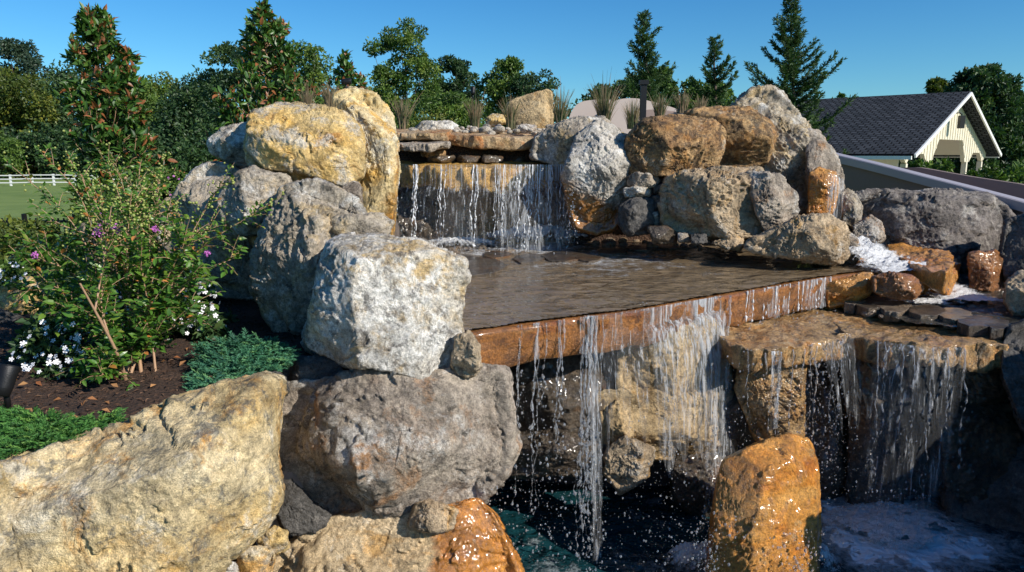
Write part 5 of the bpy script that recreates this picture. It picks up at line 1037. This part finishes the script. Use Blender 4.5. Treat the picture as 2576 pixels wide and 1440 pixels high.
def profile_tree(label, prof, d, mat, seed, name, nb=60, leaf_px=24, per=26, group=None, whorl=True):
    "prof: rows (v, centre u, half width px); upright bush with ascending branches and whorled leaves"
    rg = np.random.default_rng(seed + 2000); prof = np.array(prof, float); v0, v1 = prof[0, 0], prof[-1, 0]
    bu = P(prof[-1, 1], v1, d); g = gz(bu[0], bu[1]); root = empty(name, (bu[0], bu[1], g)); tag(root, label, 'bush', group)
    mb = MB(); lead = [P(np.interp(v, prof[:, 0], prof[:, 1]), v, d) for v in np.linspace(v1, v0, 10)]; mb.tube([[bu[0], bu[1], g - .1]] + lead, np.linspace(.03, .004, 11), 6)
    pp_, ax, rn, sz = [], [], [], []
    for k in range(nb):
        v = v0 + (v1 - v0) * rg.random() ** 0.85; c = np.interp(v, prof[:, 0], prof[:, 1]); an0 = rg.uniform(0, 2 * math.pi); hw = np.interp(v, prof[:, 0], prof[:, 2]) * rg.uniform(.5, 1.05) * (1 + .35 * float(perlin(np.array([[v * .03, math.cos(an0) * 1.2 + seed, math.sin(an0) * 1.2]]))[0]))
        an = an0; o = hw * PXD(d); vb = v + hw * rg.uniform(.6, 1.3)
        a = P(c, min(vb, v1), d); b = P(c, v, d) + np.array([o * math.cos(an), o * math.sin(an), 0]); mid = (a * .45 + b * .55) + np.array([o * .25 * math.cos(an), o * .25 * math.sin(an), -0.02])
        path = smooth_path([a, mid, b], 6); mb.tube(path, np.linspace(.007, .002, len(path)), 4, False)
        for j in range(per):
            t_ = 1 - rg.random() ** 1.6 * .85; q = path[min(len(path) - 1, int(t_ * (len(path) - 1)))] + rg.normal(size=3) * 0.02
            tn = unit(path[-1] - path[-3]); dirv = unit(tn * rg.uniform(.3, 1.2) + rg.normal(size=3) * .8); pp_.append(q); ax.append(dirv)
            tip = t_ > .93 and rg.random() < .36 and an > 0; rn.append(rg.uniform(.78, 1) if tip or rg.random() < .05 else np.clip(.4 + .2 * rg.normal(), 0, .74)); sz.append(rg.uniform(.65, 1.15))
    n = len(pp_); ax = np.array(ax); s_ = leaf_px * PXD(d) * np.array(sz)
    leaves('leaves', np.array(pp_), ax, unit(rg.normal(size=(n, 3)) * .8 + np.array([.3, -.2, .8])), s_, s_ * .45, np.array(rn), mat, root, detail=1)
    mb.build('branches', M['stem'], root, True); return root
profile_tree('tall conical bush with glossy leaves and rusty red tips at the left', [(14,242,8),(60,240,42),(120,250,62),(190,262,88),(240,262,92),(300,280,95),(360,300,100),(430,310,118),(500,330,120),(570,335,110),(640,335,80)], 8.2, M['l_mag'], 1, 'conical_bush', nb=250, per=36, leaf_px=24)
profile_tree('second conical bush with red tips behind the large yellow block', [(10,655,5),(60,668,40),(110,668,60),(160,672,80),(220,680,100),(280,665,118),(340,640,115),(420,640,90)], 9.2, M['l_mag'], 2, 'conical_bush', nb=190, per=32, leaf_px=22)
profile_tree('small conical bush with red tips left of the tall yellow pillar', [(138,866,5),(165,868,24),(205,872,48),(245,872,58),(300,870,50)], 10.0, M['l_mag'], 3, 'conical_bush', nb=60, per=22, leaf_px=18)

def conifer(label, prof, d, seed, nb=90, spx=15):
    rg = np.random.default_rng(seed + 3000); prof = np.array(prof, float); v0, v1 = prof[0, 0], prof[-1, 0]; bu = P(prof[-1, 1], v1, d); g = gz(bu[0], bu[1])
    root = empty('conifer', (bu[0], bu[1], g)); tag(root, label, 'conifer', 'young conifers on the right')
    mb = MB(); lead = [P(np.interp(v, prof[:, 0], prof[:, 1]), v, d) for v in np.linspace(v1, v0, 12)]; mb.tube([[bu[0], bu[1], g - .1]] + lead, np.linspace(.05, .004, 13), 6)
    pp_, ax, rn = [], [], []; px = PXD(d)
    for k in range(nb):
        f_ = (k + .5) / nb; v = v0 + (v1 - v0) * f_; c = np.interp(v, prof[:, 0], prof[:, 1]); hw = np.interp(v, prof[:, 0], prof[:, 2]) * (rg.uniform(.8, 1.35) if rg.random() < .33 else rg.uniform(.2, .7)) * px; an = k * 2.4 + rg.normal() * .3
        h = np.array([math.cos(an), math.sin(an), 0]); a = P(c, v + hw / px * .35, d); m_ = max(4, int(hw / (px * 3.2)))
        pts = np.array([a + h * hw * t_ + np.array([0, 0, hw * (.05 * t_ + .60 * t_ * t_)]) for t_ in np.linspace(0, 1, m_)])
        mb.tube(pts, np.linspace(.012, .002, m_), 4, False)
        for i in range(m_):
            t_ = i / (m_ - 1); tn = unit(pts[min(i + 1, m_ - 1)] - pts[max(i - 1, 0)]); sdv = np.cross(tn, [0, 0, 1]); ln = spx * px * (1.25 - .6 * t_)
            for sg in (-1, 1, 0, rg.choice([-1, 1])):
                bd = unit(tn * .9 + sdv * sg * .9 + rg.normal(size=3) * .25 + np.array([0, 0, -.15 if sg else .2])); q0 = pts[i] + rg.normal(size=3) * px * 1.5
                for j in range(5):
                    q = q0 + bd * ln * j / 5; pp_.append(q); ax.append(unit(bd + sdv * (.8 if j % 2 else -.8) + rg.normal(size=3) * .35)); rn.append(np.clip(.25 + .35 * t_ + .2 * rg.normal(), 0, 1))
    n = len(pp_); s_ = 8.5 * px * rg.uniform(.6, 1.3, n)
    leaves('foliage', np.array(pp_), np.array(ax), unit(rg.normal(size=(n, 3)) + [0, -.5, .8]), s_, s_ * .32, np.array(rn), M['l_con'], root, curl=0.03); mb.build('trunk', M['bark'], root, True)
conifer('tallest conifer at the right, its tip touching the top edge', [(-15,1990,5),(30,1990,34),(70,1990,50),(120,1990,60),(180,1995,90),(230,1995,105),(290,2005,95),(340,2020,90),(430,2030,80)], 11.5, 1, 120, 15)
conifer('slender conifer behind the black post light', [(36,1618,4),(70,1618,26),(110,1615,38),(160,1625,48),(210,1635,66),(260,1640,80),(320,1640,80)], 14, 2, 78, 14)
conifer('thin sparse conifer between the other two', [(95,1798,3),(130,1798,26),(175,1796,38),(220,1800,52),(260,1800,64),(320,1805,66)], 15, 3, 46, 12)

def grass_clump(label, u, v, d, hpx, seed, n=150, spread=0.55, green=0.4):
    rg = np.random.default_rng(seed + 4000); b = P(u, v, d); px = PXD(d); VV, AA = [], []; F = []
    for k in range(n):
        an = rg.uniform(0, 6.28); ln = hpx * px * rg.uniform(.45, 1.1) * (1.35 if rg.random() < .06 else 1); lean = spread * rg.random() ** .8; h = np.array([math.cos(an), math.sin(an), 0]); o = b + h * rg.random() * 12 * px
        w0 = rg.uniform(.8, 1.5) * px; rnd = rg.uniform(.0, .5) if rg.random() < green else rg.uniform(.6, 1); sdv = np.array([-h[1], h[0], 0]) if rg.random() < .5 else np.array([1.0, 0, 0]); base = len(VV)
        for j in range(5):
            t_ = j / 4; c = o + np.array([0, 0, ln * t_ * (1 - .22 * lean * t_)]) + h * ln * lean * (t_ ** 1.7) * .8; ww = w0 * (1 - .85 * t_); VV += [c - sdv * ww, c + sdv * ww]; AA += [rnd if t_ < .3 else min(1, rnd + .12 * t_)] * 2
        for j in range(4): q = base + 2 * j; F += [(q, q + 1, q + 3), (q, q + 3, q + 2)]
    o = mesh_obj('grass_clump', np.array(VV), np.array(F), M['grass'], None, False, attr=AA); tag(o, label, 'ornamental grass', 'ornamental grasses along the top')
for k, (u, v, d, h, lb) in enumerate([(1015, 325, 9.2, 80, 'ornamental grass clump right of the tall yellow pillar'), (1195, 322, 9.4, 75, 'bushy grass clump below the small spotlight among the grasses'), (1285, 325, 9.0, 78, 'grass clump in front of the left side of the sandstone slab'),
    (1408, 325, 8.9, 100, 'feathery grass clump right of the sandstone slab'), (1520, 325, 8.8, 112, 'tallest grass clump in front of the beige slide hump'), (1590, 325, 8.9, 70, 'grass clump just left of the post light'), (1660, 300, 9.2, 60, 'grass tuft right of the post light'),
    (1715, 285, 9.4, 50, 'low grass tuft above the brown grey boulder'), (775, 285, 7.4, 62, 'tan grass tuft behind the right part of the large yellow block'), (830, 275, 7.6, 62, 'tan grass tuft against the left side of the tall yellow pillar'), (1760, 290, 9.8, 45, 'short grass tuft near the thin conifer')]):
    grass_clump(lb, u, v, d, h, k, 190 if k != 4 else 260, green=.45 if k < 7 else .2)
for k, (u, v) in enumerate([(1040, 322), (1100, 312)]):
    rg = np.random.default_rng(k); n = 160; p = P(u, v - 15, 9.3) + rg.normal(size=(n, 3)) * np.array([.12, .12, .07]); o = empty('low_plant', P(u, v, 9.3)); leaves('leaves', p, unit(rg.normal(size=(n, 3)) + [0, 0, .6]), unit(rg.normal(size=(n, 3)) + [0, 0, 1]), .05, .02, rg.random(n), M['l_yel'], o); tag(o, ['low yellow green plant at the foot of the first grass clump', 'low yellow green plant left of the small spotlight'][k], 'plant')

# crape myrtle style shrub
def shrub():
    rg = np.random.default_rng(42); base = PZ(330, 955, 1.10); root = empty('flowering_shrub', base); tag(root, 'multi stemmed leafy shrub with green seed clusters and pink flowers in the mulch', 'shrub')
    D0 = float((base - CAM) @ FW)
    tips = [(10,400,.2),(95,375,.6),(170,395,.5),(200,430,.2),(235,470,-.2),(262,400,.6),(280,520,-.3),(300,430,.4),(330,480,0),(350,410,.7),(385,470,.3),(405,430,.8),(430,500,.2),(455,520,.5),(470,600,-.1),
            (560,458,.1),(682,512,.15),(540,560,.3),(610,640,.35),(500,690,-.1),(515,760,.1),(30,640,-.2),(60,610,.2),(130,560,-.2),(120,640,.1),(90,700,-.1),(160,600,.4),(190,660,-.2),(230,600,.3),(260,690,-.3),(300,620,.1),
            (340,590,-.2),(375,560,.2),(400,640,0),(430,700,.2),(140,760,-.2),(180,820,0),(130,850,.1),(230,780,-.3),(280,820,-.1),(220,900,-.25),(330,720,.3),(380,760,-.2),(440,780,.1),(360,840,-.2),(410,860,.1),(240,950,-.35),(190,930,-.2),(520,790,-.1),(270,900,-.3),(20,720,0),(70,770,.2)]
    mb = MB(); LP, LA, LN, LR, LS = [], [], [], [], []; SP = []; mains = []
    for k in range(1, 9):
        b0 = base + np.array([rg.normal() * .07, rg.normal() * .07, -.05]); u = 150 + 40 * k + rg.normal() * 15; v = 640 + rg.normal() * 40 + abs(k - 4) * 12; e = P(u, v, D0 + rg.normal() * .25); mid = (b0 + e) / 2 + np.array([(330 - u) * .00035, 0, 0]) + np.array([0, 0, -.05])
        pth = smooth_path([b0, mid, e], 8); mb.tube(pth, np.linspace(.011, .004, len(pth)) * rg.uniform(.7, 1.15), 6, False); mains.append(pth)
    for (u, v, dd) in tips:
        thin = u < 215 and v < 600
        e = P(u, v, D0 + dd); best = min(mains, key=lambda m_: np.linalg.norm(m_[-1] - e)); j = rg.integers(len(best) // 3, len(best)); a = best[j]
        if a[2] > e[2] - .03: a = best[max(2, len(best) // 4)]
        mid = a * .5 + e * .5 + np.array([-(e[0] - a[0]) * .12, 0, abs(e[0] - a[0]) * .12]) + rg.normal(size=3) * .02; pth = smooth_path([a, mid, e], 14); Ls = np.linalg.norm(e - a)
        mb.tube(pth, np.linspace(.006, .0016, len(pth)), 5, False)
        twigs = [(pth, .25)]
        for q in range(int((6 + Ls * 19) * (.3 if thin else 1))):
            i = rg.integers(len(pth) // 4, len(pth) - 2); tn = unit(pth[i + 1] - pth[i]); e2 = pth[i] + unit(tn + rg.normal(size=3) * .75 + [0, 0, .25]) * rg.uniform(.07, .20); tw = smooth_path([pth[i], (pth[i] + e2) / 2 + [0, 0, .01], e2], 6); mb.tube(tw, np.linspace(.0025, .001, len(tw)), 4, False); twigs.append((tw, .05))
        far_right = u > 520
        for tw, s0 in twigs:
            ln = np.linalg.norm(np.diff(tw, axis=0), axis=1).sum(); m_ = int(ln / (.017 if not far_right else .022)) + 2
            for q in range(m_):
                t_ = s0 + (1 - s0) * q / m_; i = min(len(tw) - 2, int(t_ * (len(tw) - 1))); c = tw[i] + (tw[i + 1] - tw[i]) * (t_ * (len(tw) - 1) - i); tn = unit(tw[i + 1] - tw[i]); an = (q % 2) * math.pi + rg.normal() * .5; s1 = unit(np.cross(tn, [0.1, 0.2, 1])); s2 = np.cross(tn, s1); o = s1 * math.cos(an) + s2 * math.sin(an)
                LP.append(c); LA.append(unit(tn * .55 + o)); LN.append(unit(np.array([0, -.15, 1]) + rg.normal(size=3) * .45)); LR.append(np.clip(.58 + .22 * rg.normal(), 0, 1) if v < 640 else np.clip(.50 + .24 * rg.normal(), 0, .99)); LS.append(rg.uniform(.6, 1.15) * (.052 if v > 560 else .040))
        if v < 560 and rg.random() < .7 or far_right and v < 540:
            for q in range(rg.integers(14, 34)): SP.append(e + (pth[-1] - pth[-5]) * rg.uniform(-1.6, .9) + rg.normal(size=3) * .035)
    for q in range(220): SP.append(P(rg.normal() * 90 + 330, rg.normal() * 42 + 545, D0 + rg.normal() * .3))
    mb.build('stems', M['stem'], root, True)
    leaves('leaves', np.array(LP), np.array(LA), np.array(LN), np.array(LS), np.array(LS) * .52, np.array(LR), M['l_shrub'], root, detail=1)
    V0, F0 = ico(1); SP = np.array(SP); n = len(SP); r = rg.uniform(.0045, .008, n); V = (SP[:, None] + V0[None] * r[:, None, None]).reshape(-1, 3); F = (F0[None] + np.arange(n)[:, None, None] * len(V0)).reshape(-1, 3)
    o = mesh_obj('seed_clusters', V, F, M['seed'], root, True); o['kind'] = 'stuff'
    for (u, v, s_) in [(264, 566, .040), (250, 584, .026), (292, 576, .022), (88, 640, .018), (390, 577, .015), (520, 640, .015)]:
        c = P(u, v, D0 - .25 + rg.normal() * .1); n = int(s_ * 2600); p = c + rg.normal(size=(n, 3)) * s_ * .42; leaves('flower_cluster', p, unit(rg.normal(size=(n, 3))), unit(rg.normal(size=(n, 3))), .012, .010, rg.random(n), M['petalp'], root)
shrub()
def back_bush(label, poly, d, mat, seed, nl, lpx, pet=None, npet=0, ncl=40, psz=.0145, name='leafy_bush'):
    r = broad_tree(label, poly, d, mat, seed, nl=nl, lpx=lpx, ncl=ncl, clr=.10, name=name, group=None, trunk=False, cat='bush', thick=.35)
    if pet:
        rg = np.random.default_rng(seed); q = in_poly(poly, min(npet, 90), rg); V = [(0, 0, .002)]; F = []
        for j in range(5):
            an = j * 1.2566; b_ = len(V)
            for da, rr in ((-.45, .75), (-.25, 1.0), (.25, 1.0), (.45, .75)): V.append((rr * psz * math.cos(an + da), rr * psz * math.sin(an + da), .12 * psz * rr))
            F += [(0, b_, b_ + 1), (0, b_ + 1, b_ + 2), (0, b_ + 2, b_ + 3)]
        me = bpy.data.meshes.new('flower'); me.from_pydata(V, [], F); me.materials.append(pet)
        for (u, v) in q:
            o = bpy.data.objects.new('flower', me); C.objects.link(o); o.parent = r; o.location = P(u, v, d - .34 + rg.normal() * .06) - np.array(r.location); s_ = rg.uniform(.7, 1.2); o.scale = (s_, s_, s_)
            o.rotation_euler = Vector((rg.normal() * .35, -.75, .55 + .2 * rg.normal())).to_track_quat('Z', 'Y').to_euler()
    return r
back_bush('white phlox like flowers low against the shaded boulder', [(380,720),(400,668),(440,655),(500,680),(530,720),(560,760),(520,830),(430,820)], 4.9, M['l_dark'], 31, 2600, 20, M['petalw'], 120, name='flowering_plant')
back_bush('white flowering plant behind the middle of the shrub', [(220,760),(240,700),(330,660),(390,690),(400,780),(330,840),(230,830)], 4.8, M['l_dark'], 32, 2600, 20, M['petalw'], 110, name='flowering_plant')
back_bush('white flowering plant at the lower left of the shrub', [(25,900),(40,850),(120,800),(200,820),(210,900),(160,960),(50,940)], 4.2, M['l_dark'], 33, 2200, 20, M['petalw'], 80, name='flowering_plant')
back_bush('small white flowers at the left edge above the ochre stone', [(-20,700),(-10,665),(40,660),(80,690),(60,720)], 5.4, M['l_mid'], 34, 900, 16, M['petalw'], 40, ncl=16, name='flowering_plant')
back_bush('dark green bush with purple flowers in the gap under the shaded boulder', [(420,900),(430,800),(520,770),(570,800),(560,880),(500,920)], 4.9, M['l_dark'], 35, 1800, 20, M['petalw'], 14, ncl=24)
back_bush('yellow green leafy bush behind the shrub at the far left', [(-60,660),(-60,560),(0,545),(90,560),(150,600),(140,660),(60,690)], 7.0, M['l_yel'], 36, 3500, 14)
back_bush('yellow green leafy bush behind the top of the shrub', [(180,620),(200,480),(300,450),(420,470),(480,520),(470,640),(330,680)], 6.6, M['l_mid'], 37, 5200, 14)
back_bush('bush with tiny pink flowers right of the conical bush', [(380,520),(390,440),(430,425),(470,450),(465,510)], 7.6, M['l_mid'], 38, 2200, 12, M['petalp'], 14, ncl=24, psz=.014)
for k, (pl, d, lb) in enumerate([([(2280,440),(2290,420),(2320,408),(2370,412),(2392,425),(2390,452)], 13, 'bright leafy bush peeking over the slide below the porch'), ([(2470,450),(2490,425),(2530,420),(2600,425),(2600,470)], 11, 'bright leafy bush over the slide at the right edge'), ([(2425,468),(2430,448),(2450,440),(2465,448),(2462,470)], 12, 'small twiggy bush over the slide between the leafy ones')]):
    back_bush(lb, pl, d, M['l_mid'], 50 + k, 900, 15, ncl=18)

def juniper(label, poly, d0, d1, mat, seed, n=700, ln=22):
    "ground hugging mound of feathery sprays; outline in photo pixels, depth from the front to the back edge"
    rg = np.random.default_rng(seed + 6000); q = in_poly(poly, n, rg); vlo, vhi = min(p[1] for p in poly), max(p[1] for p in poly); uc = np.mean([p[0] for p in poly]); P_, A_, R_, S_ = [], [], [], []
    hw = (max(p[0] for p in poly) - min(p[0] for p in poly)) / 2
    for (u, v) in q:
        f_ = (v - vlo) / (vhi - vlo); d = d1 + (d0 - d1) * f_; c = P(u, v, d + rg.normal() * .04); px = PXD(d); dirv = unit(np.array([(u - uc) / hw * .9 + rg.normal() * .35, -.6 + rg.normal() * .5, .45 + rg.normal() * .3])); s1 = unit(np.cross(dirv, [0, 0, 1])); L_ = ln * px * rg.uniform(.6, 1.3) * 1.6; base_r = np.clip(.4 + .25 * rg.normal(), 0, .9)
        for j in range(16):
            t_ = j / 15; sg = 1 if j % 2 else -1; P_.append(c + dirv * L_ * t_ + np.array([0, 0, -.25 * L_ * t_ * t_])); A_.append(unit(dirv + s1 * sg * .8 + rg.normal(size=3) * .3)); R_.append(np.clip(base_r + .25 * t_ - .1, 0, 1)); S_.append((8 + 6 * (1 - t_)) * px)
    P_ = np.array(P_); n_ = len(P_); b = P(uc, vhi, (d0 + d1) / 2); root = empty('juniper', b); tag(root, label, 'juniper'); S_ = np.array(S_)
    leaves('foliage', P_, np.array(A_), unit(rg.normal(size=(n_, 3)) * .6 + [0, -.4, 1]), S_, S_ * .30, np.array(R_), mat, root, curl=.04); return root
juniper('feathery blue green juniper mound between mulch and the huge boulder', [(487,995),(495,930),(520,905),(500,880),(560,860),(640,852),(710,870),(735,900),(690,930),(620,960),(560,990)], 3.60, 4.15, M['l_junb'], 1, 1100, 20)
juniper('low spreading bright green juniper in the bottom left of the mulch', [(-30,1150),(-30,1040),(20,1025),(60,1035),(150,1050),(240,1060),(290,1030),(310,1070),(250,1095),(150,1115),(60,1130),(0,1160)], 2.75, 3.25, M['l_jun'], 2, 1200, 20)
# mulch chips and fallen leaves
rg = np.random.default_rng(5); n = 9000; px_ = rg.uniform(-4.2, -0.9, n); py_ = rg.uniform(2.2, 6.0, n); k_ = seg_dist(px_, py_, POOL) > -0.05; px_, py_ = px_[k_], py_[k_]; zz = mulch_z(px_, py_) + .040; n = len(px_)
o = leaves('mulch_chips', np.stack([px_, py_, zz], 1), unit(np.stack([rg.normal(size=n), rg.normal(size=n), .25 * rg.normal(size=n)], 1)), unit(rg.normal(size=(n, 3)) * .35 + [0, 0, 1]), rg.uniform(.012, .04, n), rg.uniform(.005, .012, n), rg.random(n), leaf_mat('mulch_chip', [(0, (.03, .016, .01)), (.8, (.10, .055, .035)), (1, (.20, .12, .075))], .9, trans=.02)); tag(o, 'shredded dark brown bark mulch under the shrub', 'mulch', kind='stuff')
n = 60; px_ = rg.uniform(-3.0, -1.3, n); py_ = rg.uniform(2.9, 4.4, n); k_ = seg_dist(px_, py_, POOL) > 0.1; px_, py_ = px_[k_], py_[k_]; n = len(px_)
o = leaves('fallen_leaves', np.stack([px_, py_, mulch_z(px_, py_) + .05], 1), unit(np.stack([rg.normal(size=n), rg.normal(size=n), .3 * rg.normal(size=n)], 1)), unit(rg.normal(size=(n, 3)) * .4 + [0, 0, 1]), .045, .024, rg.random(n), leaf_mat('dry_leaf', [(0, (.35, .13, .05)), (1, (.45, .24, .10))], .8)); tag(o, 'dry orange leaves scattered on the mulch', 'fallen leaves', kind='stuff')
